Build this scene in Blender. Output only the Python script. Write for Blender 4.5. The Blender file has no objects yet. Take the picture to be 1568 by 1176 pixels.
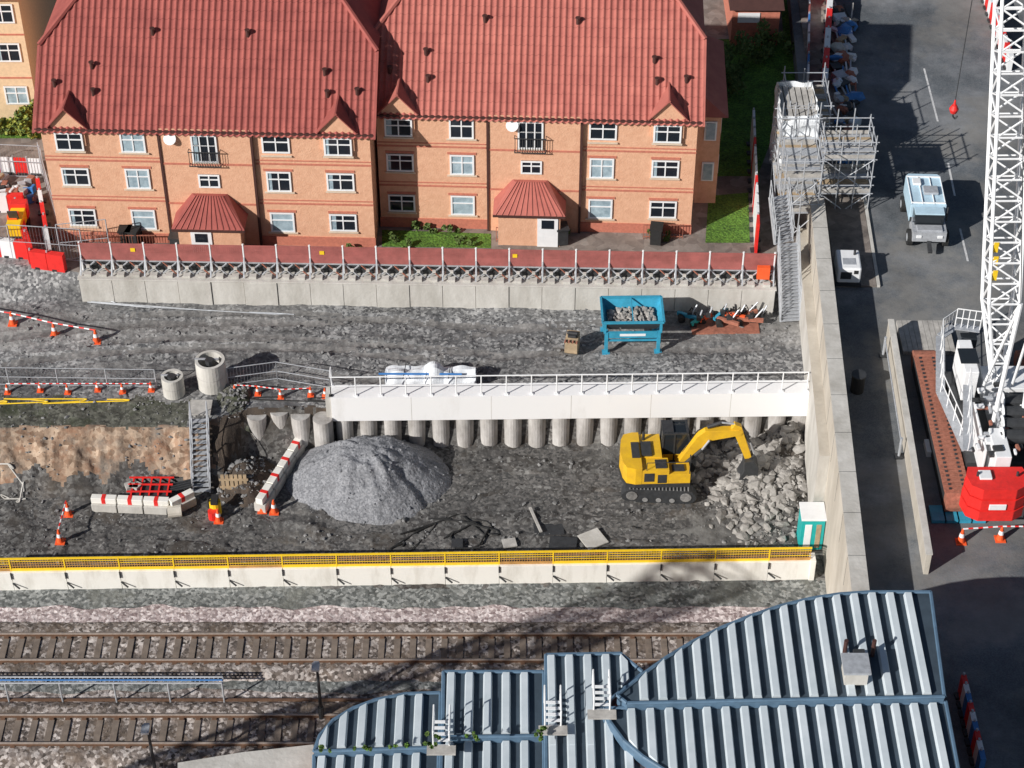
import bpy, math, random
import numpy as np
from mathutils import Vector, Matrix, noise
random.seed(7)
# ---------------------------------------------------------------- survey geometry
H=64.7; CAMY=-74.4; F=3170.0; PITCH=math.radians(41)
FW=Vector((0,math.cos(PITCH),-math.sin(PITCH))); UP=Vector((0,math.sin(PITCH),math.cos(PITCH)))
C=Vector((0,CAMY,H))
def P(px,py,z=0.0):
    """photogrammetric survey: plan position of a measured point of known height z"""
    r=FW+Vector((1,0,0))*((px-784)/F)-UP*((py-588)/F)
    t=(z-H)/r.z
    return C+r*t
ZU=2.2; ZE=3.5; ZR=4.5
scene=bpy.context.scene
# ---------------------------------------------------------------- materials
def newmat(name):
    m=bpy.data.materials.new(name); m.use_nodes=True
    nt=m.node_tree; b=nt.nodes['Principled BSDF']; return m,nt,b
def rgba(c): return (c[0],c[1],c[2],1)
def M(name,c,var=0.15,scale=3.0,rough=.75,metal=0,bump=0.0,bscale=20,c2=None,streak=None,pos=(.3,.7)):
    m,nt,b=newmat(name); N=nt.nodes; L=nt.links
    g=N.new('ShaderNodeNewGeometry')
    mp=N.new('ShaderNodeMapping'); L.new(g.outputs['Position'],mp.inputs['Vector'])
    if streak: mp.inputs['Scale'].default_value=streak
    n=N.new('ShaderNodeTexNoise'); n.inputs['Scale'].default_value=scale; n.inputs['Detail'].default_value=8
    n.inputs['Roughness'].default_value=.68
    L.new(mp.outputs['Vector'],n.inputs['Vector'])
    r=N.new('ShaderNodeValToRGB'); r.color_ramp.elements[0].position=pos[0]; r.color_ramp.elements[1].position=pos[1]
    lo=[x*(1-var) for x in c] if c2 is None else c2
    hi=[min(1,x*(1+var)) for x in c] if c2 is None else c
    r.color_ramp.elements[0].color=rgba(lo); r.color_ramp.elements[1].color=rgba(hi)
    L.new(n.outputs['Fac'],r.inputs['Fac']); L.new(r.outputs['Color'],b.inputs['Base Color'])
    b.inputs['Roughness'].default_value=rough; b.inputs['Metallic'].default_value=metal
    if bump>0:
        n2=N.new('ShaderNodeTexNoise'); n2.inputs['Scale'].default_value=bscale; n2.inputs['Detail'].default_value=5
        L.new(g.outputs['Position'],n2.inputs['Vector'])
        bp=N.new('ShaderNodeBump'); bp.inputs['Strength'].default_value=bump; bp.inputs['Distance'].default_value=.05
        L.new(n2.outputs['Fac'],bp.inputs['Height']); L.new(bp.outputs['Normal'],b.inputs['Normal'])
    return m
def GR(name,cols,stone=9,patch=.35,plo=.55,phi=1.35,bump=.7,tint=None,tscale=.15,tpos=(.5,.62),stretch=None,tint2=None):
    m,nt,b=newmat(name); N=nt.nodes; L=nt.links
    g=N.new('ShaderNodeNewGeometry')
    v=N.new('ShaderNodeTexVoronoi'); v.inputs['Scale'].default_value=stone
    L.new(g.outputs['Position'],v.inputs['Vector'])
    s=N.new('ShaderNodeSeparateColor'); L.new(v.outputs['Color'],s.inputs['Color'])
    r=N.new('ShaderNodeValToRGB'); e=r.color_ramp.elements
    while len(e)<len(cols): e.new(.5)
    for i,cc in enumerate(cols):
        e[i].position=i/(len(cols)-1); e[i].color=rgba(cc)
    L.new(s.outputs['Red'],r.inputs['Fac'])
    mp=N.new('ShaderNodeMapping'); L.new(g.outputs['Position'],mp.inputs['Vector'])
    if stretch: mp.inputs['Scale'].default_value=stretch
    n=N.new('ShaderNodeTexNoise'); n.inputs['Scale'].default_value=patch; n.inputs['Detail'].default_value=10; n.inputs['Roughness'].default_value=.72
    L.new(mp.outputs['Vector'],n.inputs['Vector'])
    mr=N.new('ShaderNodeMapRange'); mr.inputs['From Min'].default_value=.32; mr.inputs['From Max'].default_value=.68
    mr.inputs['To Min'].default_value=plo; mr.inputs['To Max'].default_value=phi
    L.new(n.outputs['Fac'],mr.inputs['Value'])
    src=r.outputs['Color']
    for k,(ti,off) in enumerate(((tint,(31,17,5)),(tint2,(71,-37,2)))):
        if not ti: continue
        t=N.new('ShaderNodeTexNoise'); t.inputs['Scale'].default_value=tscale*(1+k); t.inputs['Detail'].default_value=9; t.inputs['Roughness'].default_value=.7
        ad=N.new('ShaderNodeVectorMath'); ad.operation='ADD'; ad.inputs[1].default_value=off
        L.new(mp.outputs['Vector'],ad.inputs[0]); L.new(ad.outputs[0],t.inputs['Vector'])
        tr=N.new('ShaderNodeMapRange'); tr.inputs['From Min'].default_value=tpos[0]; tr.inputs['From Max'].default_value=tpos[1]; tr.inputs['To Max'].default_value=.85
        L.new(t.outputs['Fac'],tr.inputs['Value'])
        mx=N.new('ShaderNodeMix'); mx.data_type='RGBA'; L.new(tr.outputs['Result'],mx.inputs[0])
        L.new(src,mx.inputs[6]); mx.inputs[7].default_value=rgba(ti); src=mx.outputs[2]
    vm=N.new('ShaderNodeVectorMath'); vm.operation='SCALE'
    L.new(src,vm.inputs[0]); L.new(mr.outputs['Result'],vm.inputs['Scale'])
    L.new(vm.outputs[0],b.inputs['Base Color']); b.inputs['Roughness'].default_value=.9
    bp=N.new('ShaderNodeBump'); bp.inputs['Strength'].default_value=bump; bp.inputs['Distance'].default_value=.09
    n2=N.new('ShaderNodeTexNoise'); n2.inputs['Scale'].default_value=stone*.5; n2.inputs['Detail'].default_value=6
    L.new(g.outputs['Position'],n2.inputs['Vector']); L.new(n2.outputs['Fac'],bp.inputs['Height']); L.new(bp.outputs['Normal'],b.inputs['Normal'])
    return m
m_base=GR('ground_gravel',[(.05,.05,.05),(.12,.115,.11),(.2,.19,.18)])
m_pit=GR('pit_dirt',[(.05,.046,.044),(.105,.1,.096),(.22,.215,.205)],stone=7,patch=.3,plo=.4,phi=1.45,tint=(.17,.165,.155),tint2=(.075,.062,.05),tscale=.16)
m_haul=GR('haul_road_stone',[(.08,.082,.086),(.19,.19,.192),(.42,.42,.415)],stone=8,patch=.3,plo=.5,phi=1.35,tint=(.3,.29,.275),tint2=(.085,.085,.088),tscale=.2,tpos=(.5,.66),stretch=(.4,1,1))
m_rutm=GR('compacted_track',[(.05,.048,.047),(.075,.072,.07),(.11,.105,.1)],stone=9,patch=.8,plo=.7,phi=1.4,bump=.3)
m_rutl=GR('compacted_track_pale',[(.16,.155,.15),(.2,.195,.19),(.26,.25,.24)],stone=9,patch=.8,plo=.6,phi=1.3,bump=.3)
m_earth=GR('brown_earth',[(.2,.13,.085),(.36,.25,.175),(.5,.38,.28)],stone=5,patch=.5,plo=.55,phi=1.3,tint=(.2,.175,.15),tint2=(.3,.155,.09),tscale=.45,tpos=(.5,.64),bump=1)
m_verge=GR('verge_soil',[(.05,.05,.04),(.1,.1,.08),(.17,.17,.14)],stone=7,patch=.9,tint=(.05,.06,.03),tscale=.8)
m_ball_pink=GR('pink_ballast',[(.24,.18,.18),(.5,.42,.415),(.85,.77,.76)],stone=8,patch=.4,plo=.8,phi=1.15,bump=1)
m_ball_grey=GR('grey_ballast',[(.08,.087,.085),(.18,.19,.185),(.38,.39,.38)],stone=8,patch=.5,plo=.7,phi=1.2,bump=1,tint=(.15,.155,.14),tscale=.5)
m_ball_brown=GR('brown_ballast',[(.08,.065,.06),(.28,.24,.225),(.7,.64,.61)],stone=7.5,patch=.4,plo=.65,phi=1.2,bump=1,tint=(.17,.135,.115),tscale=.6)
m_ball_track=GR('track_ballast_stone',[(.08,.065,.055),(.27,.225,.2),(.66,.6,.56)],stone=7.5,patch=.6,plo=.6,phi=1.15,bump=1,tint=(.16,.12,.09),tscale=.8)
m_asph=GR('asphalt',[(.085,.095,.107),(.11,.122,.135),(.135,.148,.16)],stone=25,patch=.16,plo=.6,phi=1.4,bump=.15,tint=(.25,.255,.265),tint2=(.2,.195,.185),tscale=.1,tpos=(.47,.6))
m_path=GR('paving',[(.17,.145,.13),(.23,.195,.17),(.28,.245,.22)],stone=2.2,patch=.5,bump=.2)
m_grass=GR('grass',[(.04,.1,.012),(.09,.19,.02),(.13,.27,.035)],stone=14,patch=1.2,plo=.6,phi=1.3,bump=1)
m_conc=M('concrete',(.66,.64,.6),.2,.9,.85,bump=.3,bscale=6,c2=(.42,.4,.36),streak=(1,1,.35))
m_conc2=M('concrete_warm',(.62,.575,.5),.22,.7,.85,bump=.3,c2=(.4,.36,.3),streak=(1,1,.3))
m_white=M('white_painted_concrete',(.86,.84,.78),.07,1.1,.7,c2=(.6,.57,.5),streak=(1,1,.25),pos=(.25,.5))
m_beam=M('white_beam_paint',(.9,.9,.9),.05,.8,.6,c2=(.74,.73,.71),streak=(.6,1,.2),pos=(.25,.45))
m_pile=M('pile_concrete',(.6,.58,.56),.3,1.5,.85,bump=.4,c2=(.26,.24,.22),streak=(1,1,.4))
m_wpaint=M('white_paint',(.84,.85,.86),.06,3,.45)
m_galv=M('galvanised_steel',(.5,.52,.55),.2,5,.45,metal=.3)
m_dark=M('dark_steel',(.04,.042,.045),.3,5,.5)
m_rail=M('rail_steel',(.2,.12,.08),.25,6,.5,metal=.3)
m_railtop=M('rail_head',(.48,.4,.34),.2,6,.4,metal=.3)
m_sleep=M('concrete_sleeper',(.2,.16,.13),.35,2,.9)
m_yel=M('safety_yellow',(.9,.6,.02),.1,4,.5)
m_yelr=M('orange_brown_mesh',(.5,.27,.08),.3,3,.6)
m_exy=M('excavator_yellow',(.88,.53,.02),.12,2.0,.4,c2=(.66,.38,.03))
m_red=M('red_plastic',(.78,.03,.025),.15,4,.5)
m_redrust=M('red_brown_barrier',(.46,.14,.125),.3,1.5,.75,c2=(.27,.085,.075))
m_rust=M('rusty_steel',(.34,.13,.085),.35,6,.85)
m_orange=M('orange_plastic',(.88,.12,.03),.1,4,.5)
m_blue=M('teal_blue_paint',(.04,.32,.48),.2,3,.5)
m_blue2=M('blue_plastic',(.05,.2,.5),.2,3,.5)
m_teal=M('teal_paint',(.02,.42,.4),.1,3,.5)
m_brick=M('orange_brick',(.78,.46,.3),.15,4,.9,bump=.4,bscale=14,c2=(.64,.345,.215))
m_brickr=M('red_brick',(.52,.18,.12),.2,7,.9)
m_brick2=M('buff_brick',(.72,.53,.34),.12,7,.9)
m_fascia=M('brown_fascia',(.07,.03,.025),.2,4,.6)
m_tile=M('red_roof_tile',(.4,.105,.085),.22,1.0,.8,c2=(.27,.065,.055))
m_tile2=M('red_roof_tile_light',(.5,.16,.125),.2,1.0,.8,c2=(.37,.105,.085))
m_stone=M('stone_sill',(.66,.54,.42),.1,4,.8)
def glass(name,c,r=.12):
    m,nt,b=newmat(name); b.inputs['Base Color'].default_value=rgba(c); b.inputs['Roughness'].default_value=r; return m
m_glass=glass('window_glass',(.015,.02,.028),.08)
m_curt=M('curtained_glass',(.46,.58,.64),.25,2.5,.25,c2=(.2,.28,.33))
m_cabg=glass('cab_glass',(.02,.025,.03),.06)
m_rib=M('roof_sheet_light',(.7,.76,.8),.12,.5,.4,c2=(.5,.57,.61))
m_pan_shade=M('roof_sheet_pan_shaded',(.05,.072,.095),.3,.8,.6)  # blue-grey pan sheet, darkened to paint in the shade between the ribs
m_gutter=M('blue_grey_gutter',(.1,.17,.25),.2,2,.5)
m_stonepile=GR('crushed_stone',[(.16,.165,.18),(.23,.235,.25),(.32,.325,.345)],stone=14,patch=.8,plo=.8,phi=1.15,bump=.8)
m_rubble=M('rubble',(.5,.48,.45),.45,1.6,.9,bump=.5,c2=(.2,.185,.17))
m_rock=M('loose_stone',(.33,.325,.32),.5,1.5,.9,c2=(.1,.1,.1))
m_soil=M('dark_soil',(.1,.075,.055),.4,2.5,.95,bump=.8,c2=(.045,.035,.03))
m_leaf=M('leaf',(.09,.14,.03),.5,4,.8); m_leafy=M('yellow_leaf',(.24,.27,.04),.4,4,.8)
m_wood=M('timber',(.4,.3,.19),.3,2.5,.85); m_woodg=M('grey_timber',(.44,.42,.39),.3,2.5,.85)
m_tarp=M('white_tarpaulin',(.74,.77,.8),.2,1.5,.6,bump=.8,bscale=3)
m_black=M('black_rubber',(.02,.02,.02),.3,5,.8)
m_mark=M('road_marking',(.6,.6,.6),.3,4,.8)
m_vanb=M('pale_blue_paint',(.5,.68,.8),.12,3,.4)
# ---------------------------------------------------------------- mesh builder
class MB:
    def __init__(s): s.v=[];s.f=[];s.mi=[];s.mats=[]
    def m(s,mat):
        if mat not in s.mats: s.mats.append(mat)
        return s.mats.index(mat)
    def add(s,vs,fs,mat):
        o=len(s.v); s.v+= [tuple(v) for v in vs]; k=s.m(mat)
        for f in fs: s.f.append([i+o for i in f]); s.mi.append(k)
    def face(s,pts,mat): s.add(pts,[list(range(len(pts)))],mat)
    def box(s,c,d,mat,rz=0,R=None):
        x,y,z=d[0]/2,d[1]/2,d[2]/2
        vs=[Vector((i*x,j*y,k*z)) for i in(-1,1) for j in(-1,1) for k in(-1,1)]
        R=R if R else Matrix.Rotation(rz,3,'Z'); c=Vector(c)
        s.add([R@v+c for v in vs],[(0,1,3,2),(4,6,7,5),(0,4,5,1),(2,3,7,6),(0,2,6,4),(1,5,7,3)],mat)
    def bx(s,x0,x1,y0,y1,z0,z1,mat): s.box(((x0+x1)/2,(y0+y1)/2,(z0+z1)/2),(x1-x0,y1-y0,z1-z0),mat)
    def beam(s,a,b,w,h,mat):
        a=Vector(a);b=Vector(b);d=b-a
        if d.length<1e-6:return
        x=d.normalized(); up=Vector((0,0,1)) if abs(x.z)<.98 else Vector((0,1,0))
        y=up.cross(x).normalized(); z=x.cross(y)
        R=Matrix((x,y,z)).transposed()
        s.box((a+b)/2,(d.length,w,h),mat,R=R)
    def cyl(s,a,b,r0,mat,r1=None,n=8,caps=True):
        a=Vector(a);b=Vector(b);r1=r0 if r1 is None else r1
        x=(b-a).normalized(); up=Vector((0,0,1)) if abs(x.z)<.95 else Vector((0,1,0))
        u=up.cross(x).normalized(); w=x.cross(u)
        vs=[];
        for c,r in((a,r0),(b,r1)):
            for i in range(n):
                t=2*math.pi*i/n; vs.append(c+(u*math.cos(t)+w*math.sin(t))*r)
        fs=[(i,(i+1)%n,n+(i+1)%n,n+i) for i in range(n)]
        if caps: fs+= [tuple(range(n-1,-1,-1)),tuple(range(n,2*n))]
        s.add(vs,fs,mat)
    def tube(s,pts,r,mat,n=6):
        for a,b in zip(pts[:-1],pts[1:]): s.cyl(a,b,r,mat,n=n)
    def prism(s,poly,z0,z1,mat,top=None):
        n=len(poly)
        ar=sum(poly[i][0]*poly[(i+1)%n][1]-poly[(i+1)%n][0]*poly[i][1] for i in range(n))
        if ar<0: poly=list(reversed(poly))
        vs=[(p[0],p[1],z0) for p in poly]+[(p[0],p[1],z1) for p in poly]
        s.add(vs,[(i,(i+1)%n,n+(i+1)%n,n+i) for i in range(n)]+[tuple(range(n-1,-1,-1))],mat)
        s.add(vs[n:],[tuple(range(n))],top or mat)
    def xprism(s,prof,y0,y1,mat):
        n=len(prof); vs=[(p[0],y0,p[1]) for p in prof]+[(p[0],y1,p[1]) for p in prof]
        s.add(vs,[(i,(i+1)%n,n+(i+1)%n,n+i) for i in range(n)]+[tuple(range(n-1,-1,-1)),tuple(range(n,2*n))],mat)
    def rock(s,c,r,mat,flat=.7,lo=.55):
        R=Matrix.Rotation(random.random()*6.28,3,'Z')@Matrix.Rotation(random.random()*3,3,'X')
        sx,sy,sz=random.uniform(.7,1.3),random.uniform(.6,1.1),random.uniform(.45,.9)
        vs=[]
        for v in ICO:
            q=v*(r*random.uniform(lo,1.2)); q=R@Vector((q.x*sx,q.y*sy,q.z*sz)); vs.append((c[0]+q.x,c[1]+q.y,c[2]+q.z*flat))
        s.add(vs,ICOF,mat)
    def build(s,name,parent=None,loc=(0,0,0),rz=0,smooth=False,bevel=0):
        me=bpy.data.meshes.new(name); me.from_pydata(s.v,[],s.f)
        for m in s.mats: me.materials.append(m)
        me.polygons.foreach_set('material_index',s.mi)
        if smooth: me.polygons.foreach_set('use_smooth',[True]*len(s.f))
        me.update()
        o=bpy.data.objects.new(name,me); scene.collection.objects.link(o)
        o.location=loc; o.rotation_euler=(0,0,rz)
        if parent: o.parent=parent
        if bevel:
            b=o.modifiers.new('b','BEVEL'); b.width=bevel; b.segments=2; b.limit_method='ANGLE'
        return o
import bmesh
_b=bmesh.new(); bmesh.ops.create_icosphere(_b,subdivisions=1,radius=1)
_b.verts.ensure_lookup_table(); ICO=[v.co.copy() for v in _b.verts]; ICOF=[tuple(v.index for v in f.verts) for f in _b.faces]; _b.free()
def empty(name,loc=(0,0,0),rz=0):
    e=bpy.data.objects.new(name,None); scene.collection.objects.link(e); e.location=loc; e.rotation_euler=(0,0,rz); return e
def V(x,y,z=0): return Vector((x,y,z))
def lerp(a,b,t): return a+(b-a)*t
# ---------------------------------------------------------------- ground
b=MB(); b.face([(-600,-600,-.03),(600,-600,-.03),(600,900,-.03),(-600,900,-.03)],m_base); b.build('ground')
def prof(pts):
    xs=[p.x for p in pts]; ys=[p.y for p in pts]
    return lambda x: float(np.interp(x,xs,ys))
toe=prof([P(-150,770),P(0,765),P(150,755),P(290,752),P(345,745),P(380,700),P(508,688),P(1238,678)])
cr_=[P(-150,655,ZU),P(0,655,ZU),P(150,655,ZU),P(290,655,ZU),P(345,640,ZU),P(380,628,ZU)]
cr_+=[P(508,645,1.8)+V(0,.5),P(1238,637,1.8)+V(0,.5)]
crest=prof(cr_)
utoe=prof([P(-150,470,ZU),P(0,462,ZU),P(60,460,ZU),P(125,462,ZU)+V(0,.3),P(1185,478,ZU)+V(0,.3)])
ucr=prof([P(-150,405,ZE),P(0,405,ZE),P(70,412,ZE),P(125,462,ZU)+V(0,.5),P(1185,478,ZU)+V(0,.5)])
xl=P(508,645,1.8).x
RUTS=[((640,772),(965,748),0),((650,805),(1070,785),0),((60,800),(640,822),0),((860,810),(1050,765),0),((700,740),(930,700),0),((150,505),(900,515),ZU),((200,560),(700,555),ZU),((-40,545),(620,495),ZU),((700,540),(1180,500),ZU)]
RW=[(P(*a,z),P(*c,z)) for a,c,z in RUTS]
def rut(x,y):
    s=0
    for a,c in RW:
        dx,dy=c.x-a.x,c.y-a.y; L=math.hypot(dx,dy); t=((x-a.x)*dx+(y-a.y)*dy)/L/L
        if -.02<t<1.02:
            dd=((x-a.x)*dy-(y-a.y)*dx)/L+math.sin(t*5)*.5
            for o in(-.95,.95):
                q=abs(dd-o)
                if q<.34: s-=.06*(1-(q/.34)**2)*max(0,min(1,t*8+.1,(1-t)*8+.1))+.025*math.sin(t*L*14)*(1-q/.34)
                elif q<.5: s+=.035
    return s
def gz(x,y):
    t=toe(x); c=crest(x)
    if x>xl: t=c-.15
    n=noise.noise(Vector((x*.5,y*.5,0)))*.13+noise.noise(Vector((x*1.7,y*1.7,3)))*.1+noise.noise(Vector((x*4,y*4,5)))*.055
    if y<t: z=n*1.0+rut(x,y)
    elif y<c:
        k=(y-t)/max(c-t,.01); k2=k**.75
        z=ZU*k2+n+(noise.noise(Vector((x*1.2,y*1.2,9)))*.4*math.sin(math.pi*k)+noise.noise(Vector((x*3.5,y*1.2,9)))*.2*math.sin(math.pi*k) if x<xl else 0)
    else:
        a=utoe(x); u=ucr(x)
        if y<a: z=ZU+n*.6+rut(x,y)
        elif y<u: z=ZU+(ZE-ZU)*(y-a)/max(u-a,.01)+n
        else: z=ZE-.02
    return z
X0,X1=-34,17.5; Y0=P(0,903).y; Y1=P(600,395,ZE).y+1.0
st=.13; nx=int((X1-X0)/st); ny=int((Y1-Y0)/st)
vs=[];fs=[];mi=[]
for j in range(ny+1):
    for i in range(nx+1):
        x=X0+i*st;y=Y0+j*st; vs.append((x,y,gz(x,y)))
xb290=P(290,640,2).x; xb330=P(335,640,2).x
for j in range(ny):
    for i in range(nx):
        a=j*(nx+1)+i; fs.append((a,a+1,a+nx+2,a+nx+1))
        x=X0+(i+.5)*st;y=Y0+(j+.5)*st
        w=noise.noise(Vector((x*.8,y*.8,1)))*.5+noise.noise(Vector((x*3,y*3,1)))*.2
        t=toe(x);c=crest(x)
        if x>xl: k=0 if y<c else 1
        elif y<t+w*1.2+.5: k=0
        elif y<c+w*.3+.1: k=2 if x<xb330+w*2 else 4
        elif y<c+1.9+w and x<xb290: k=3
        else: k=1
        if k in(0,1) and rut(x,y)<-.028 and w>-.28: k=5 if k==0 else 6
        mi.append(k)
me=bpy.data.meshes.new('construction_site_ground'); me.from_pydata(vs,[],fs)
for m in(m_pit,m_haul,m_earth,m_verge,m_soil,m_rutm,m_rutl): me.materials.append(m)
me.polygons.foreach_set('material_index',mi); me.polygons.foreach_set('use_smooth',[True]*len(fs)); me.update()
o=bpy.data.objects.new('construction_site_ground',me); scene.collection.objects.link(o)
wallA=P(1252,312,6); wallB=P(1318,905,6)
wd=(wallB-wallA).normalized()
def wallx(y): return wallA.x+(y-wallA.y)*wd.x/wd.y
b=MB()
b.prism([(-90,Y1-.1),(-90,Y1+90),(wallx(Y1+90),Y1+90),(wallx(Y1),Y1-.1)],-1,ZE,m_path); b.build('estate_ground')
b=MB()
a1=P(70,400,ZE);a2=P(1185,400,ZE)
b.prism([(a1.x,ucr(a1.x)+.3),(a1.x,Y1+.2),(wallx(Y1)-.2,Y1+.2),(a2.x,ucr(a2.x)+.1),(P(130,400,ZE).x,ucr(P(130,400,ZE).x)+.1)],ZE-.5,ZE+.004,m_path); b.build('estate_path')
b=MB()
def flat(b,pts,z,mat): b.face([(P(x,y,z).x,P(x,y,z).y,z+.01) for x,y in pts][::-1],mat)
flat(b,[(585,352),(752,358),(752,380),(585,378)],ZE,m_grass)
flat(b,[(1085,300),(1146,295),(1148,372),(1080,372)],ZE,m_grass)
flat(b,[(1100,60),(1240,60),(1160,270),(1085,270)],ZE,m_grass)
flat(b,[(-60,150),(62,150),(64,212),(-60,212)],ZE,m_grass)
flat(b,[(1190,-60),(1250,-60),(1248,60),(1200,60)],ZE+.004,m_grass)
b.build('lawn')
b=MB()
b.prism([(wallx(-60),-60),(90,-60),(90,150),(wallx(150),150)],-1,ZR,m_asph); b.build('road')
b=MB()
for (x1,y1,x2,y2) in [(1415,105,1436,186),(1452,250,1462,300),(1470,350,1482,400)]:
    p=P(x1,y1,ZR);q=P(x2,y2,ZR); b.beam((p.x,p.y,ZR+.006),(q.x,q.y,ZR+.006),.1,.004,m_mark)
b.build('road_marking')
b=MB()
k1=P(1303,0,ZR);k2=P(1345,440,ZR)
b.beam((k1.x,k1.y+30,ZR+.06),(k2.x,k2.y,ZR+.06),.15,.12,m_conc); b.build('kerb')
b=MB()
b.prism([(wallx(k1.y+30)+.2,k1.y+30),(k1.x-.1,k1.y+30),(k2.x-.1,k2.y),(wallx(k2.y)+.7,k2.y)],ZR-.3,ZR+.1,m_path); b.build('pavement')
# ---------------------------------------------------------------- railway
def strip(name,yt,yb,z,mat):
    a=P(784,yt).y; c=P(784,yb).y
    xs=np.arange(-60,22.1,.4); n=5; vs=[];fs=[]
    for i,x in enumerate(xs):
        for j in range(n):
            y=lerp(c,a,j/(n-1))+(noise.noise(Vector((x*.7,j,z*50)))*.35 if j in(0,n-1) else 0); vs.append((x,y,z+(noise.noise(Vector((x*1.1,y*2,4)))*.05 if 0<j<n-1 else -.03)))
    for i in range(len(xs)-1):
        for j in range(n-1): q=i*n+j; fs.append((q,q+n,q+n+1,q+1))
    b=MB(); b.add(vs,fs,mat); return b.build(name,smooth=True)
strip('cess_ballast',888,945,.05,m_ball_grey)
strip('pink_ballast',932,985,.12,m_ball_pink)
def bed(name,yc_px,ztop,mat):
    yc=P(784,yc_px,.4).y; vs=[];fs=[]
    xs=np.arange(-60,22,.25); prf=[(-1.75,.02),(-1.45,ztop),(-1.15,ztop+.06),(-.85,ztop+.05),(-.6,ztop-.01),(0,ztop-.01),(.6,ztop-.01),(.85,ztop+.05),(1.15,ztop+.06),(1.45,ztop),(1.75,.02)]
    for x in xs:
        for (dy,z) in prf:
            vs.append((x,yc+dy+random.uniform(-.04,.04),z+random.uniform(-.02,.02)+.02))
    m=len(prf)
    for i in range(len(xs)-1):
        for j in range(m-1): a=i*m+j; fs.append((a,a+m,a+m+1,a+1))
    b=MB(); b.add(vs,fs,mat); b.build(name,smooth=True); return yc
tr=[bed('track_ballast',991,.26,m_ball_track),bed('track_ballast',1117,.26,m_ball_track)]
b=MB(); yy1=P(784,1000).y
b.prism([(-60,-60),(22,-60),(22,yy1),(-60,yy1)],-.05,.06,m_ball_brown); b.build('ballast_between_tracks')
strip('track_walkway',1034,1062,.15,m_ball_grey)
strip('pink_ballast',1010,1030,.13,m_ball_pink)
for yc in tr:
    b=MB()
    x=-60
    while x<22:
        b.box((x,yc+random.uniform(-.02,.02),.255),(.25,2.5,.12),m_sleep)
        for s in(-.7175,.7175): b.box((x,yc+s,.325),(.18,.34,.03),m_rail)
        x+=.65
    for s in(-.7175,.7175):
        b.bx(-60,22,yc+s-.04,yc+s+.04,.42,.46,m_railtop)
        b.bx(-60,22,yc+s-.02,yc+s+.02,.345,.42,m_rail)
        b.bx(-60,22,yc+s-.075,yc+s+.075,.341,.36,m_rail)
    b.build('railway_track')
b=MB()
for py in(1031,1077):
    y=P(784,py).y; b.bx(-60,6,y-.05,y+.05,.17,.25,m_rail)
b.build('cable_conduit')
b=MB()
xa=P(-60,1050).x; xb=P(348,1050).x; y=P(784,1078).y
x=xa
while x<=xb+.01:
    b.cyl((x,y,.1),(x,y,1.25),.04,m_galv); b.beam((x,y,1.22),(x,y+.35,1.22),.05,.05,m_galv); x+=(xb-xa)/5
for dy,zz in((0,1.28),(.16,1.28),(.32,1.28)): b.cyl((xa,y+dy,zz),(xb,y+dy,zz),.035,m_blue2 if dy==.16 else m_galv,n=6)
for i in range(60):
    x=lerp(xa,xb,i/60); b.box((x,y+.16,1.24),(.04,.34,.03),m_galv)
b.build('cable_rack')
# ---------------------------------------------------------------- track side wall + yellow fence
A=P(-60,906);B=P(1238,888)
d=(B-A).normalized(); L=(B-A).length
rz=math.atan2(d.y,d.x)
b=MB()
seg=2.3; s=0
while s<L-.05:
    e=min(s+seg,L); b.bx(s+.008,e-.008,random.uniform(-.01,.01),.3+random.uniform(-.006,.006),-.1,1.1+random.uniform(-.01,.01),m_white); s=e
b.bx(L-.01,L+.22,-.05,.5,-.1,1.18,m_white)
b.build('concrete_parapet_wall',loc=A,rz=rz,bevel=.012)
b=MB(); s=0
while s<L:
    e=min(s+seg,L)
    b.bx(s-.03,s+.03,.1,.16,1.1,1.85,m_yel)
    b.beam((s,-.03,.5),(s+.3,-.2,.33),.06,.05,m_dark)
    b.beam((s,-.03,.75),(s,-.03,1.1),.06,.05,m_dark)
    mm=m_yel if (int(s/seg)%5) else m_yelr
    for z in(1.22,1.36,1.5,1.64): b.bx(s,e,.12,.14,z,z+.03,m_yel if random.random()<.6 else m_yelr)
    b.bx(s,e,.105,.15,1.77,1.87,m_yel); b.bx(s,e,.105,.12,1.1,1.24,mm)
    x=s+.1
    while x<e-.02: b.bx(x-.012,x+.012,.125,.137,1.2,1.8,m_yelr); x+=.11
    s=e
b.build('yellow_mesh_fence',loc=A,rz=rz)
# ---------------------------------------------------------------- capping beam, piles, railing
A2=P(509,645,1.8);B2=P(1238,637,1.8); d2=(B2-A2).normalized(); L2=(B2-A2).length; rz2=math.atan2(d2.y,d2.x)
b=MB(); b.bx(0,L2,0,.9,1.8,3.2,m_beam)
for i in range(5): x=L2*(i+1)/6; b.bx(x-.01,x+.01,-.004,.0,1.8,3.2,m_conc)
b.bx(-.25,0,.05,.85,1.9,3.15,m_conc); b.build('capping_beam',loc=(A2.x,A2.y,0),rz=rz2,bevel=.02)
b=MB(); x=.5
while x<L2+.2:
    b.cyl((x,.45+random.uniform(-.04,.04),-.4),(x,.45,1.8),.40,m_pile,n=20); x+=1.1
for px,py in((393,633),(428,628),(460,632),(494,640)):
    p=P(px,py,2.0); q=p-Vector((A2.x,A2.y,0)); b.cyl((q.x,q.y,-.4),(q.x,q.y,2.0+random.uniform(-.1,.1)),.45,m_pile,n=20)
b.build('concrete_pile_wall',loc=(A2.x,A2.y,0),rz=rz2)
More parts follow.
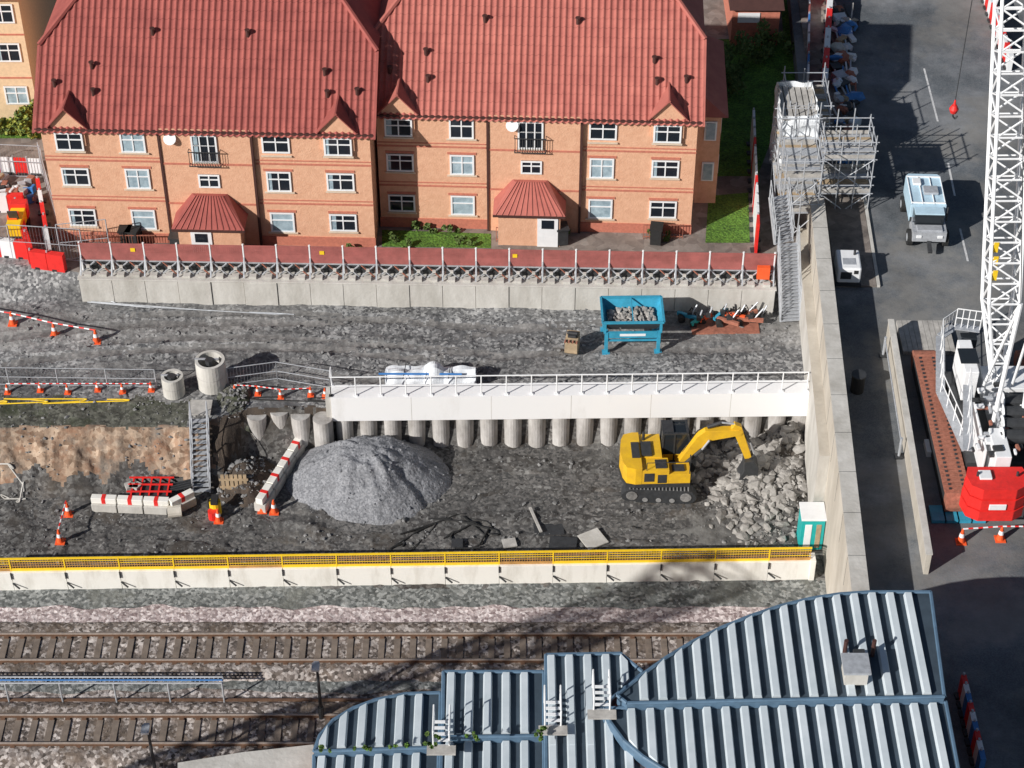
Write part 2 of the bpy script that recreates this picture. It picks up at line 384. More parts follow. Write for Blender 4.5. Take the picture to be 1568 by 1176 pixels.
def railing(name,a,b_,h,sp,mat,rails=(1.,.55),r=.03,par=None):
    m=MB(); a=Vector(a);b_=Vector(b_); L=(b_-a).length; n=max(1,round(L/sp))
    for i in range(n+1):
        p=a.lerp(b_,i/n); m.cyl(p,p+V(0,0,h),r,mat,n=6); m.box(p+V(0,0,.03),(.16,.16,.04),mat)
    for k in rails: m.cyl(a+V(0,0,h*k),b_+V(0,0,h*k),r,mat,n=6)
    return m.build(name,par)
a=A2+V(0,.15);a.z=3.2;c=B2+V(-.2,.15);c.z=3.2
railing('guard_rail',a,c,1.1,1.15,m_wpaint,(1,.52))
railing('guard_rail',a,a+V(0,.7),1.1,.7,m_wpaint,(1,.5))
# ---------------------------------------------------------------- upper retaining wall + barrier
A3=P(126,462,ZU);B3=P(1184,479,ZU); d3=(B3-A3).normalized(); L3=(B3-A3).length; rz3=math.atan2(d3.y,d3.x)
nb=21; sp=L3/nb
b=MB()
for i in range(nb): b.bx(i*sp+.01,(i+1)*sp-.01,random.uniform(-.03,.03),1.0,ZU-.2,ZE+.03,m_conc)
b.bx(-.05,L3+.05,-.02,1.05,ZE+.031,ZE+.1,m_conc)
b.build('retaining_wall',loc=(A3.x,A3.y,0),rz=rz3,bevel=.015)
b=MB(); zb=ZE+.1
for i in range(nb+1):
    x=min(max(i*sp,.1),L3-.1)
    b.cyl((x,.75,zb),(x,.75,zb+1.66),.05,m_wpaint,n=6)
    b.beam((x,.2,zb+.05),(x,.72,zb+.9),.06,.06,m_galv)
for i in range(nb):
    x0=i*sp+.05;x1=(i+1)*sp-.05
    b.bx(x0,x1,.72,.74,zb+.62,zb+1.1,m_redrust)
    for z in(1.12,1.2,1.28,1.36,1.44): b.bx(x0,x1,.715,.735,zb+z,zb+z+.06,m_redrust)
    xx=x0+.06
    while xx<x1: b.bx(xx,xx+.05,.736,.75,zb+1.06,zb+1.5,m_redrust); xx+=.1
    b.bx(x0,x1,.70,.76,zb+1.53,zb+1.59,m_redrust)
    b.bx(x0,x1,.69,.75,zb+.55,zb+.6,m_galv)
    for q in(0,.5):
        xa=x0+q*(x1-x0);xb_=xa+.5*(x1-x0); xm=(xa+xb_)/2
        b.beam((xa+.05,.68,zb+.56),(xb_-.05,.45,zb+.05),.045,.05,m_rust if q else m_galv)
        b.beam((xb_-.05,.66,zb+.56),(xa+.05,.47,zb+.05),.045,.05,m_galv)
        b.box((xm,.54,zb+.36),(.16,.12,.12),m_conc)
        b.box((xm,.3,zb+.08),(.34,.26,.14),m_conc)
    b.bx(x0+.1,x1-.1,.8,.84,zb+.0,zb+.5,m_dark)
for x in(sp*1.6,sp*7.3,sp*13.1): b.bx(x,x+.22,.69,.714,zb+1.15,zb+1.35,m_yel)
b.bx(L3-.9,L3-.3,.4,.6,zb+.3,zb+1.0,m_orange)
b.build('edge_protection_barrier',loc=(A3.x,A3.y,0),rz=rz3)
# ---------------------------------------------------------------- big wall at right
b=MB()
def along(y,off): return (wallx(y)+off,y)
ya=wallA.y+.5; yb=wallB.y-1
cab=P(1264,842,0)
b.prism([along(ya,-.35),along(ya,.35),along(yb,.35),along(yb,-.35)],-.2,6.0,m_conc2,m_conc)
b.prism([along(ya-.2,-.8),along(ya-.2,-.352),along(cab.y+1.4,-.352),along(cab.y+1.4,-.8)],-.2,4.3,m_conc,m_conc2)
s=ya
while s>yb:
    b.box((wallx(s)-.352,s,5.1),(.006,.03,1.6),m_dark); b.box((wallx(s),s,6.0),(.69,.02,.006),m_dark); s-=2.4
b.build('abutment_wall')
b=MB()
p=P(1364,490,ZR+1.1);q=P(1423,850,ZR+1.1)
b.beam((p.x,p.y,ZR+.55),(q.x,q.y,ZR+.55),.2,1.1,m_conc2)
b.beam((p.x,p.y,ZR+1.13),(q.x,q.y,ZR+1.13),.27,.07,m_conc); b.build('parapet_wall')
# ---------------------------------------------------------------- houses
def window(b,x,z,w,h,gm,bars=(1,1),y=0):
    b.bx(x-w/2,x+w/2,y-.03,y+.02,z-h/2,z+h/2,gm)
    if gm is m_glass and random.random()<.6:
        b.bx(x-w/2+.08,x-w/2+.08+w*random.uniform(.08,.2),y-.034,y-.031,z-h/2+.07,z+h/2-.07,m_curt)
    t=.075
    for (x0,x1,z0,z1) in((x-w/2-.01,x-w/2+t,z-h/2,z+h/2),(x+w/2-t,x+w/2+.01,z-h/2,z+h/2),(x-w/2+t,x+w/2-t,z+h/2-t,z+h/2),(x-w/2+t,x+w/2-t,z-h/2,z-h/2+t)):
        b.bx(x0,x1,y-.07,y+.01,z0,z1,m_wpaint)
    for i in range(bars[0]):
        xx=x-w/2+w*(i+1)/(bars[0]+1); b.bx(xx-.03,xx+.03,y-.065,y,z-h/2+t,z+h/2-t,m_wpaint)
    for i in range(bars[1]):
        zz=z+h*.12; b.bx(x-w/2+t,x+w/2-t,y-.06,y,zz-.03,zz+.03,m_wpaint)
def roof_plane(b,W,D,eave,tan,hiprun,k,tile,ov=.35,sgn=1):
    R=D/2+ov; per=.3; seg=6
    dx=per/seg; n=int((W+.5)/dx)
    prof=[0,.045,.075,.045,0,-.01]
    for i in range(n):
        xa=-.25+i*dx; xb=xa+dx
        e=max(0,min(xa+.25,W+.25-xb)); mr=min(R,hiprun+ov+e*k)
        za=prof[i%seg];zb=prof[(i+1)%seg]
        r=0
        while r<mr-.01:
            r2=min(r+.36,mr)
            def pt(x,rr,dz):
                y=-ov+rr; z=eave+(rr-ov)*tan+dz
                return (x,y if sgn>0 else D-y,z)
            q=[pt(xa,r,za+.03),pt(xb,r,zb+.03),pt(xb,r2,zb+.02),pt(xa,r2,za+.02)]
            b.face(q if sgn>0 else q[::-1],tile); r=r2
def gablet(bw,br,x,eave,tan,tile,w=1.55):
    h=.85; y0=-.12
    bw.add([(x-w/2,y0,eave-1.1),(x+w/2,y0,eave-1.1),(x+w/2,y0,eave+.05),(x,y0,eave+.05+h),(x-w/2,y0,eave+.05),
            (x-w/2,.3,eave-1.1),(x+w/2,.3,eave-1.1),(x+w/2,.3,eave+.05),(x,1.1,eave+.05+h),(x-w/2,.3,eave+.05)],
           [(0,1,2,3,4),(0,5,6,1),(1,6,7,2),(4,9,5,0),(2,7,8,3),(3,8,9,4)],m_brick)
    back=(h+.15)/tan+.2
    for s in(-1,1):
        e=(x+s*(w/2+.16),y0-.16,eave-.06); r=(x,y0-.16,eave+.05+h+.08); rb=(x,back,eave+.05+h+.08); eb=(x+s*(w/2+.16),.35,eave-.06)
        q=[e,r,rb,eb]; t=[(p[0],p[1],p[2]+.07) for p in q]
        br.add(q+t,[(4,5,6,7),(0,1,5,4),(1,2,6,5),(3,0,4,7),(0,3,2,1)],tile)
    br.cyl((x,y0-.18,eave+h+.2),(x,back,eave+h+.2),.07,tile,n=6)
def house(name,pa,pb,fr,pipes,tile,D=11.6,eave=6.8,wr=(1.45,3.85,5.95),doorx=None,dish=.4):
    A=P(pa[0],pa[1],ZE);B=P(pb[0],pb[1],ZE); W=(B-A).length
    e=empty(name,(A.x,A.y,ZE),math.atan2(B.y-A.y,B.x-A.x))
    tan=.84; hr=2.9; k=1.1; R=D/2
    w=MB(); zt=eave+hr*tan
    w.add([(0,0,-.3),(W,0,-.3),(W,0,eave),(0,0,eave)],[(0,1,2,3)],m_brick)
    w.add([(0,D,-.3),(W,D,-.3),(W,D,eave),(0,D,eave)],[(3,2,1,0)],m_brick)
    for xx,fl in((0,1),(W,0)):
        f=[(xx,0,-.3),(xx,0,eave),(xx,hr,zt-.05),(xx,D-hr,zt-.05),(xx,D,eave),(xx,D,-.3)]
        w.face(f if fl else f[::-1],m_brick)
    w.bx(-.03,W+.03,-.05,0,-.3,.55,m_brickr)
    bands=(2.45,4.75)
    c0,c1=pipes[0]*W,pipes[1]*W
    for z in bands:
        for (xa,xb) in((-.015,c0-.15),(c1+.15,W+.015)):
            w.bx(xa,xb,-.02,0.0,z,z+.1,m_brickr); w.bx(xa,xb,-.02,0,z+.22,z+.28,m_brickr)
    w.bx(c0,c1,-.14,-.02,.0,eave-.05,m_brick)
    for z in bands: w.bx(c0+.003,c1-.003,-.165,-.14,z,z+.1,m_brickr)
    for xx in(c0-.06,c1+.06): w.bx(xx-.055,xx+.055,-.2,-.02,0,eave-.1,m_fascia)
    w.bx(-.2,W+.2,-.28,-.004,eave-.22,eave-.1,m_fascia)
    rf=MB(); roof_plane(rf,W,D,eave,tan,hr,k,tile); roof_plane(rf,W,D,eave,tan,hr,k,tile,sgn=-1)
    ins=(R-hr)/k; zr=eave+R*tan
    for s,x0 in((1,-.25),(-1,W+.25)):
        q=[(x0,hr,zt+.0),(x0,D-hr,zt),(x0+s*(ins+.0),R,zr)]
        rf.face(q if s<0 else q[::-1],tile)
        for yy in(hr,D-hr): rf.cyl((x0,yy,zt+.08),(x0+s*ins,R,zr+.08),.12,tile,n=6)
        rf.beam((x0,-.35,eave-.28),(x0,hr,zt+.04),.12,.1,tile)
    rf.cyl((-.25+ins,R,zr+.08),(W+.25-ins,R,zr+.08),.13,tile,n=6)
    for fx,ru in((.33,3.4),(.62,3.4),(.15,2.1),(.16,1.1),(.86,2.0),(.87,1.2),(.04,1.4),(.96,1.3)):
        x=fx*W; y=ru;z=eave+ru*tan
        rf.cyl((x,y,z),(x,y,z+.32),.09,m_fascia,n=8); rf.cyl((x,y,z+.32),(x,y,z+.38),.13,m_fascia,n=8)
    wi=MB()
    for i,f in enumerate(fr):
        x=f*W
        if i==2: continue
        for j,z in enumerate(wr):
            outer=i in(0,4); yy=-.12 if (outer and j==2) else 0
            if outer or (i==3 and j==2): window(wi,x,z,1.3,1.0,m_glass,(1,1),yy)
            else: window(wi,x,z-.05,1.15,1.15,m_curt if random.random()<.8 else m_glass,(1 if j>0 else 0,1))
            w.bx(x-.72,x+.72,yy-.1,yy,z-.7 if not outer else z-.6,z-.64 if not outer else z-.53,m_stone)
            if j<2: w.bx(x-.7,x+.7,-.03,0,z+.54,z+.66,m_brickr)
    x=fr[2]*W
    window(wi,x,5.7,1.2,1.55,m_glass,(2,2),-.14); window(wi,x+.05,3.85,1.0,.75,m_glass,(1,1),-.14)
    w.bx(x-.65,x+.65,-.2,-.14,4.85,4.92,m_stone)
    for i in range(13):
        xx=x-.72+i*.12; wi.cyl((xx,-.42,4.85),(xx,-.42,5.65),.015,m_dark,n=4)
    for z in(4.85,5.65): wi.beam((x-.75,-.42,z),(x+.75,-.42,z),.04,.04,m_dark)
    for s in(-.75,.75): wi.beam((x+s,-.42,5.65),(x+s,-.14,5.65),.03,.03,m_dark); wi.beam((x+s,-.42,4.85),(x+s,-.14,4.85),.03,.03,m_dark)
    gablet(w,rf,fr[0]*W,eave,tan,tile); gablet(w,rf,fr[4]*W,eave,tan,tile)
    po=MB(); pw=1.75; pd=1.5; z0=1.95;z1=3.1
    po.bx(x-1.5,x+1.5,-pd+.2,-.15,-.3,1.9,m_brick)
    q=[(x-pw,-pd,z0),(x+pw,-pd,z0),(x+pw,-.142,z0),(x-pw,-.142,z0),(x-.85,-.142,z1),(x+.85,-.142,z1),(x-.7,-.35,z1),(x+.7,-.35,z1)]
    po.add(q,[(0,1,7,6),(1,2,5,7),(0,6,4,3),(6,7,5,4),(0,3,2,1)],tile)
    for i in range(12):
        t=(i+.5)/12; po.beam((x-pw+2*pw*t,-pd,z0+.02),(x-.7+1.4*t,-.35,z1+.02),.05,.05,tile)
    po.bx(x-pw,x+pw,-pd-.02,-pd+.08,z0-.13,z0-.004,m_fascia)
    dx=x+(0.9 if doorx else -.4)
    po.bx(dx-.5,dx+.5,-pd+.14,-pd+.198,0,1.85,m_wpaint); po.bx(dx-.3,dx+.3,-pd+.12,-pd+.138,1.1,1.6,m_glass)
    po.build('porch',e)
    xx=dish*W; wi.cyl((xx,-.2,6.25),(xx,-.28,6.3),.26,m_wpaint,r1=.3,n=14); wi.beam((xx,0,6.1),(xx,-.22,6.25),.04,.04,m_galv)
    w.build('walls',e); rf.build('roof',e); wi.build('windows',e)
    return e,W
h1,W1=house('brick_apartment_house',(92,368),(575,378),(.085,.277,.496,.713,.903),(.363,.637),m_tile,dish=.395)
h2,W2=house('brick_apartment_house',(584,346),(1057,358),(.07,.266,.482,.707,.907),(.352,.637),m_tile2,doorx=True,dish=.425)
e=h2; b=MB(); b.bx(W2+.005,W2+1.3,2.6,9,-.3,5.3,m_brick); b.build('side_bay_walls',e)
b=MB(); b.add([(W2-.1,2.3,5.3),(W2+1.6,2.3,5.3),(W2+1.6,9.3,5.3),(W2-.1,9.3,5.3),(W2,3.2,6.3),(W2,8.6,6.3)],[(0,1,4),(1,2,5,4),(2,3,5),(0,4,5,3)],m_tile2); b.build('side_bay_roof',e)
b=MB()
for z in(1.4,3.8):
    b.bx(W2+.5,W2+1.1,2.53,2.59,z,z+1.1,m_wpaint); b.bx(W2+.58,W2+1.02,2.5,2.528,z+.08,z+1.02,m_curt)
    b.bx(W2+1.3,W2+1.36,3.2,4.5,z,z+1.1,m_wpaint); b.bx(W2+1.36,W2+1.37,3.3,4.4,z+.1,z+1,m_curt)
b.build('side_bay_windows',e)
def small_house(name,pa,w,d,h,z0=ZE,mat=m_brick2,rot=0):
    A=P(pa[0],pa[1],z0); e=empty(name,(A.x,A.y,z0),rot)
    b=MB(); b.bx(-w,0,0,d,-.3,h,mat); b.bx(-w-.01,.01,-.02,-.003,2.5,2.6,m_brickr); b.bx(-w-.01,.01,-.02,-.003,5.1,5.2,m_brickr); b.build('walls',e)
    b=MB(); b.add([(-w-.3,-.4,h),(.3,-.4,h),(.3,d+.4,h),(-w-.3,d+.4,h),(-w,d/2,h+3.6),(0,d/2,h+3.6)],[(0,1,5,4),(2,3,4,5),(0,4,3),(1,2,5)],m_tile); b.build('roof',e)
    b=MB()
    for x in(-.95,-3.2,-5.4):
        if -x>w: continue
        for z in(1.5,4.1,6.4):
            if z<h: window(b,x,z,1.2,1.1,m_glass if z>2 else m_curt,(1,1))
    b.build('windows',e)
small_house('buff_brick_house',(60,182),9,10,7.4)
A=P(1118,70,ZE); e=empty('brick_garage',(A.x,A.y,ZE)); b=MB(); b.bx(0,2.6,0,5,0,2.4,m_brickr); b.bx(.3,1.5,-.05,-.004,1.5,2.1,m_wpaint); b.build('walls',e)
b=MB(); b.add([(-.2,-.3,2.4),(2.8,-.3,2.4),(2.8,5.3,2.4),(-.2,5.3,2.4),(.0,2.5,4),(2.6,2.5,4)],[(0,1,5,4),(2,3,4,5),(0,4,3),(1,2,5)],m_fascia); b.build('roof',e)
def bin_(px,py,col):
    p=P(px,py,ZE); b=MB(); b.prism([(-.26,-.3),(.26,-.3),(.3,.35),(-.3,.35)],.08,.95,col); b.box((0,0,1.0),(.62,.74,.08),col)
    for s in(-.27,.27): b.cyl((s-.03,.3,.12),(s+.03,.3,.12),.12,m_black,n=10)
    b.cyl((-.25,.38,1.0),(.25,.38,1.0),.025,m_black,n=6); b.build('wheelie_bin',loc=(p.x,p.y,ZE),rz=random.uniform(-.3,.3))
for px,py,c in((195,375,m_black),(207,376,m_black),(272,385,m_dark),(352,388,m_black),(860,372,m_dark),(1004,372,m_black)): bin_(px,py,c)
for x0,x1,yp in((120,240,382),(760,850,370),(985,1045,366)):
    a=P(x0,yp,ZE);c=P(x1,yp,ZE); b=MB(); n=int((c-a).length/.14)
    for i in range(n+1): q=a.lerp(c,i/n); b.cyl(q,q+V(0,0,.9),.014,m_rust,n=4)
    for z in(.15,.85): b.beam(a+V(0,0,z),c+V(0,0,z),.04,.04,m_rust)
    b.build('garden_railing')
# ---------------------------------------------------------------- foliage
def leafclump(name,c,r,n,mats,sz=.12):
    b=MB(); c=Vector(c)
    cl=[Vector((random.gauss(0,.45)*r[0],random.gauss(0,.45)*r[1],abs(random.gauss(0,.5))*r[2]+.1)) for _ in range(max(4,n//45))]
    for i in range(n):
        q=random.choice(cl); u=Vector((random.gauss(0,1),random.gauss(0,1),random.gauss(0,1))).normalized()*min(r)*.38*random.random()**.4
        p=c+q+u
        if p.z<c.z: p.z=c.z+.05
        a=Vector((random.gauss(0,1),random.gauss(0,1),random.gauss(0,1))).normalized()*sz; t=a.orthogonal().normalized()*sz*.6
        b.face([p-a,p+t,p+a,p-t],random.choice(mats))
    return b.build(name)
pp=P(48,190,ZE); leafclump('yellow_shrub',pp,(.8,.8,1.1),900,[m_leafy,m_leafy,m_leaf])
for i,(px,py) in enumerate([(5,205),(25,203),(42,206)]):
    leafclump('hedge',P(px,py,ZE),(1.0,.5,.9),800,[m_leaf,m_leafy])
for px,py in[(635,352),(655,354),(690,356),(870,362),(1000,362),(1020,366),(350,372),(545,385),(600,372),(620,376),(705,374)]:
    leafclump('garden_shrub',P(px,py,ZE),(.4,.3,.35),160,[m_leaf,m_leaf],.09)
for px,py in[(1120,120),(1150,100),(1170,75),(1110,150)]: leafclump('garden_shrub',P(px,py,ZE),(1,1,1.6),500,[m_leaf])
# ---------------------------------------------------------------- station roofs
def ribroof(name,poly,z,per=.66,base=0,rw=.33):
    e=empty(name)
    w=[P(x,y,z) for x,y in poly]; pts=[(p.x,p.y) for p in w]
    cx=sum(p[0] for p in pts)/len(pts); cy=sum(p[1] for p in pts)/len(pts)
    ins=[(cx+(p[0]-cx)*.96,cy+(p[1]-cy)*.96) for p in pts]
    b=MB(); b.prism(pts,z-.45,z,m_gutter,m_pan_shade); b.build('roof_deck',e)
    b=MB(); b.prism(ins,base,z-.451,m_brickr); b.build('walls',e)
    b=MB(); xs=min(p[0] for p in pts); xe=max(p[0] for p in pts); n=len(pts)
    def span(x):
        ys=[]
        for i in range(n):
            (x1,y1),(x2,y2)=pts[i],pts[(i+1)%n]
            if (x1<=x<x2) or (x2<=x<x1): ys.append(y1+(y2-y1)*(x-x1)/(x2-x1))
        ys.sort(); return ys
    x=xs+.12
    while x<xe-.4:
        s1=span(x);s2=span(x+rw)
        if len(s1)==len(s2):
            for i in range(0,len(s1)-1,2):
                a0,a1,b0,b1=s1[i]+.12,s1[i+1]-.12,s2[i]+.12,s2[i+1]-.12
                if a1-a0>.3 and b1-b0>.3:
                    n2=max(1,int((a1-a0)/3))
                    for k in range(n2):
                        f0=k/n2;f1=(k+1)/n2; h=z+.17+.012*(k%2)+random.uniform(-.004,.004)
                        c0,c1=lerp(a0,a1,f0),lerp(a0,a1,f1); e0,e1=lerp(b0,b1,f0),lerp(b0,b1,f1)
                        b.add([(x,c0,z+.003),(x+rw,e0,z+.003),(x+rw,e1,z+.003),(x,c1,z+.003),(x+.05,c0,h),(x+rw-.05,e0,h),(x+rw-.05,e1,h),(x+.05,c1,h)],
                          [(4,5,6,7),(0,1,5,4),(1,2,6,5),(2,3,7,6),(3,0,4,7)],m_rib)
        x+=per
    b.build('ribbed_sheets',e)
    b=MB(); q=[Vector((p[0],p[1],z+.05)) for p in pts]; b.tube(q+[q[0]],.07,m_gutter,n=6); b.build('edge_gutter',e)
    return e
ZS=9.0
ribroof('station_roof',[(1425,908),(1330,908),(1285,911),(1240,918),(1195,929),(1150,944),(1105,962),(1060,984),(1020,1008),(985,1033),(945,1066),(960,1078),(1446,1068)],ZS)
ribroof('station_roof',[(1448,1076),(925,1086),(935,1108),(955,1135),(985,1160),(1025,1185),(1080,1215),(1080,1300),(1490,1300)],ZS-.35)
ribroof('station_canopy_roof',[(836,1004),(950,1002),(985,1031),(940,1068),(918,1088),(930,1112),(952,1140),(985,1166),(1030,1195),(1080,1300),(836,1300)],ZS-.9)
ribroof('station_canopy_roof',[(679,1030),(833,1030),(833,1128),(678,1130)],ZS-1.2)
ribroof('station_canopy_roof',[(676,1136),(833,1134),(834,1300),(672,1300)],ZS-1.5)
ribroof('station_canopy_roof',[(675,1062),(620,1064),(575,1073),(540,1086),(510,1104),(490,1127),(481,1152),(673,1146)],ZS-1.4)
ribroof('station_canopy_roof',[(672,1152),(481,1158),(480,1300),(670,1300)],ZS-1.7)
b=MB(); q=[P(x,y,6) for x,y in((272,1168),(370,1152),(480,1140),(482,1200),(272,1200))]
b.prism([(p.x,p.y) for p in q],5.6,6,m_conc); b.prism([(p.x,p.y-.3) for p in q],-.1,5.59,m_brickr); b.build('platform_shelter_roof')
def roofladder(px,py,z):
    p=P(px,py,z); b=MB()
    for s in(-.28,.28):
        for yy in(-.8,.4): b.cyl((p.x+s,p.y+yy,z),(p.x+s,p.y+yy,z+.95),.03,m_wpaint,n=6)
        for zz in(.95,.5): b.cyl((p.x+s,p.y-.8,z+zz),(p.x+s,p.y+.4,z+zz),.03,m_wpaint,n=6)
    for i in range(5): b.beam((p.x-.28,p.y-.8+i*.27,z+.18),(p.x+.28,p.y-.8+i*.27,z+.18),.12,.03,m_wpaint)
    b.box((p.x,p.y-1.0,z+.2),(1.0,.4,.06),m_woodg)
    b.build('roof_access_ladder')
roofladder(677,1120,ZS-1);roofladder(846,1090,ZS-.7);roofladder(920,1066,ZS-.4)
p=P(1307,1040,ZS); b=MB(); b.box((p.x,p.y,ZS+.45),(.8,.8,.6),m_conc); b.box((p.x,p.y,ZS+.8),(.95,.95,.1),m_galv); b.box((p.x+.2,p.y+.5,ZS+.5),(.4,.5,.5),m_dark)
b.cyl((p.x-.2,p.y+1.1,ZS),(p.x-.2,p.y+1.1,ZS+.8),.08,m_fascia); b.cyl((p.x+.8,p.y+1.1,ZS),(p.x+.8,p.y+1.1,ZS+.8),.08,m_fascia); b.build('roof_vent_unit')
for px,py in[(1400,1062),(1300,1066),(1365,1064),(1415,1062),(990,1080),(610,1148),(560,1150),(500,1152),(820,1132),(730,1133),(655,1146),(665,1130),(828,1120)]:
    leafclump('roof_weeds',P(px,py,ZS-.4),(.4,.15,.2),120,[m_leaf,m_grass],.06)
# ---------------------------------------------------------------- lamp posts
def lamp(px,py_base,z0=0,h=5):
    p=P(px,py_base,z0); b=MB()
    b.cyl((p.x,p.y,z0),(p.x,p.y,z0+h),.08,m_dark,r1=.05,n=8); b.cyl((p.x,p.y,z0),(p.x,p.y,z0+.9),.12,m_dark)
    b.beam((p.x,p.y,z0+h),(p.x,p.y-.5,z0+h+.1),.22,.08,m_galv); b.box((p.x,p.y-.35,z0+h+.08),(.3,.4,.1),m_galv); b.build('platform_lamp_post')
lamp(493,1105,0,3.6); lamp(242,1205,0,3.8)
# ---------------------------------------------------------------- excavator
def excavator(loc,rz):
    e=empty('excavator',loc,rz)
    t=MB()
    for s in(-1,1):
        y0=s*.98-.25;y1=s*.98+.25
        pr=[(-1.35,0),(1.35,0),(1.62,.18),(1.68,.42),(1.5,.68),(1.2,.8),(-1.2,.8),(-1.5,.68),(-1.68,.42),(-1.62,.18)]
        t.xprism(pr,y0,y1,m_dark)
        for i in range(17):
            x=-1.3+i*.162; t.box((x,s*.98,.82),(.06,.54,.04),m_rock); t.box((x,s*.98,.02),(.06,.54,.04),m_dark)
        for x in(-1.2,1.2): t.cyl((x,s*1.24,.42),(x,s*1.27,.42),.26,m_rutl,n=12)
        for x in(-.6,0,.6): t.cyl((x,s*1.24,.2),(x,s*1.27,.2),.13,m_rock,n=10)
    t.box((0,0,.5),(1.6,1.5,.35),m_dark); t.cyl((0,0,.65),(0,0,.95),.6,m_dark,n=16)
    t.build('tracks',e,bevel=.02)
    u=empty('upper',(0,0,0)); u.parent=e
    u.rotation_euler=(0,0,math.radians(5))
    b=MB()
    poly=[(-1.75,-.75),(-1.6,-1.1),(-1.2,-1.22),(1.25,-1.22),(1.35,-.4),(1.35,.3),(.9,.3),(.9,1.22),(-1.2,1.22),(-1.6,1.1),(-1.75,.75),(-1.85,0)]
    b.prism(poly,.95,1.15,m_dark)
    b.prism([(-1.715,-.73),(-1.57,-1.08),(-1.18,-1.2),(-.9,-1.19),(-.9,1.19),(-1.18,1.2),(-1.57,1.08),(-1.715,.73),(-1.81,0)],1.15,2.1,m_exy)
    b.bx(-.897,.3,-1.18,-.35,1.15,1.95,m_exy); b.bx(.303,1.25,-1.18,-.42,1.15,1.7,m_exy)
    b.bx(-.897,.05,-.347,1.18,1.15,2.0,m_exy)
    b.bx(-1.3,-.95,-.5,.5,2.101,2.16,m_dark); b.bx(-.85,-.4,-.3,.6,2.001,2.1,m_dark); b.bx(-.3,.2,-1.05,-.5,1.951,2.0,m_dark); b.bx(.45,1.0,-1.0,-.6,1.701,1.78,m_dark)
    b.cyl((-.7,.8,2.0),(-.7,.8,2.45),.07,m_dark); b.bx(-.2,.2,-1.2,-1.181,1.2,1.7,m_dark); b.bx(-.8,-.35,-1.2,-1.181,1.3,1.8,m_dark)
    for x in(-.7,1.2): b.cyl((x,-1.15,1.9 if x<0 else 1.7),(x,-1.15,2.4),.02,m_dark,n=5)
    b.cyl((-.7,-1.15,2.4),(1.2,-1.15,2.4),.02,m_dark,n=5)
    b.build('body',u,bevel=.05)
    c=MB()
    c.xprism([(.1,1.15),(1.35,1.15),(1.5,1.7),(1.2,2.75),(.15,2.75)],.32,1.18,m_cabg)
    for y in(.33,1.17):
        for a,d_ in(((.1,1.15),(.15,2.75)),((1.5,1.7),(1.2,2.75)),((1.35,1.15),(1.5,1.7)),((.65,1.15),(.65,2.75))): c.beam((a[0],y,a[1]),(d_[0],y,d_[1]),.07,.07,m_dark)
        c.beam((.1,y,2.75),(1.25,y,2.75),.08,.08,m_dark)
        c.beam((.12,y,1.35),(1.35,y,1.35),.06,.35,m_exy)
    c.beam((.15,.32,2.77),(.15,1.18,2.77),.1,.06,m_dark); c.beam((1.22,.32,2.77),(1.22,1.18,2.77),.1,.06,m_dark)
    c.bx(.2,.6,.4,1.1,2.751,2.82,m_dark); c.box((1.3,-.5,2.0),(.05,.2,.3),m_dark)
    c.build('cab',u)
    a=MB(); yb=-.05
    def arm(pts,w,mat): a.xprism(pts,yb-w/2,yb+w/2,mat)
    arm([(.7,1.35),(.95,1.2),(2.1,2.75),(3.5,3.05),(3.6,3.25),(3.4,3.35),(1.9,3.35),(1.55,3.0)],.34,m_exy)
    arm([(3.05,3.42),(3.2,3.66),(3.5,3.5),(4.1,1.6),(4.05,1.4),(3.85,1.4),(3.3,2.85)],.26,m_exy)
    arm([(3.75,1.6),(4.15,1.65),(4.4,1.2),(4.4,.65),(4.0,.15),(3.7,.2),(3.55,.55),(3.75,1.05)],.75,m_dark)
    for i in range(5): a.box((3.62,yb-.32+i*.16,.25),(.22,.07,.08),m_galv)
    for s in(-.26,.26): a.cyl((.95,yb+s,1.35),(1.8,yb+s,2.35),.09,m_dark); a.cyl((1.8,yb+s,2.35),(2.1,yb+s,2.9),.05,m_galv)
    a.cyl((2.0,yb,3.45),(2.6,yb,3.7),.09,m_dark); a.cyl((2.6,yb,3.7),(3.2,yb,3.6),.05,m_galv)
    a.cyl((3.5,yb,3.35),(3.95,yb,2.5),.07,m_dark); a.cyl((3.95,yb,2.5),(4.2,yb,1.75),.04,m_galv)
    a.beam((4.2,yb,1.76),(3.98,yb,1.6),.3,.08,m_dark)
    a.tube([Vector((1,yb+.1,1.9)),Vector((1.6,yb+.12,3.15)),Vector((2.1,yb+.12,3.5)),Vector((3.2,yb+.12,3.5))],.03,m_black)
    a.build('boom_arm_bucket',u,bevel=.02)
p=P(1008,742,0); excavator((p.x,p.y,.03),math.radians(-3))
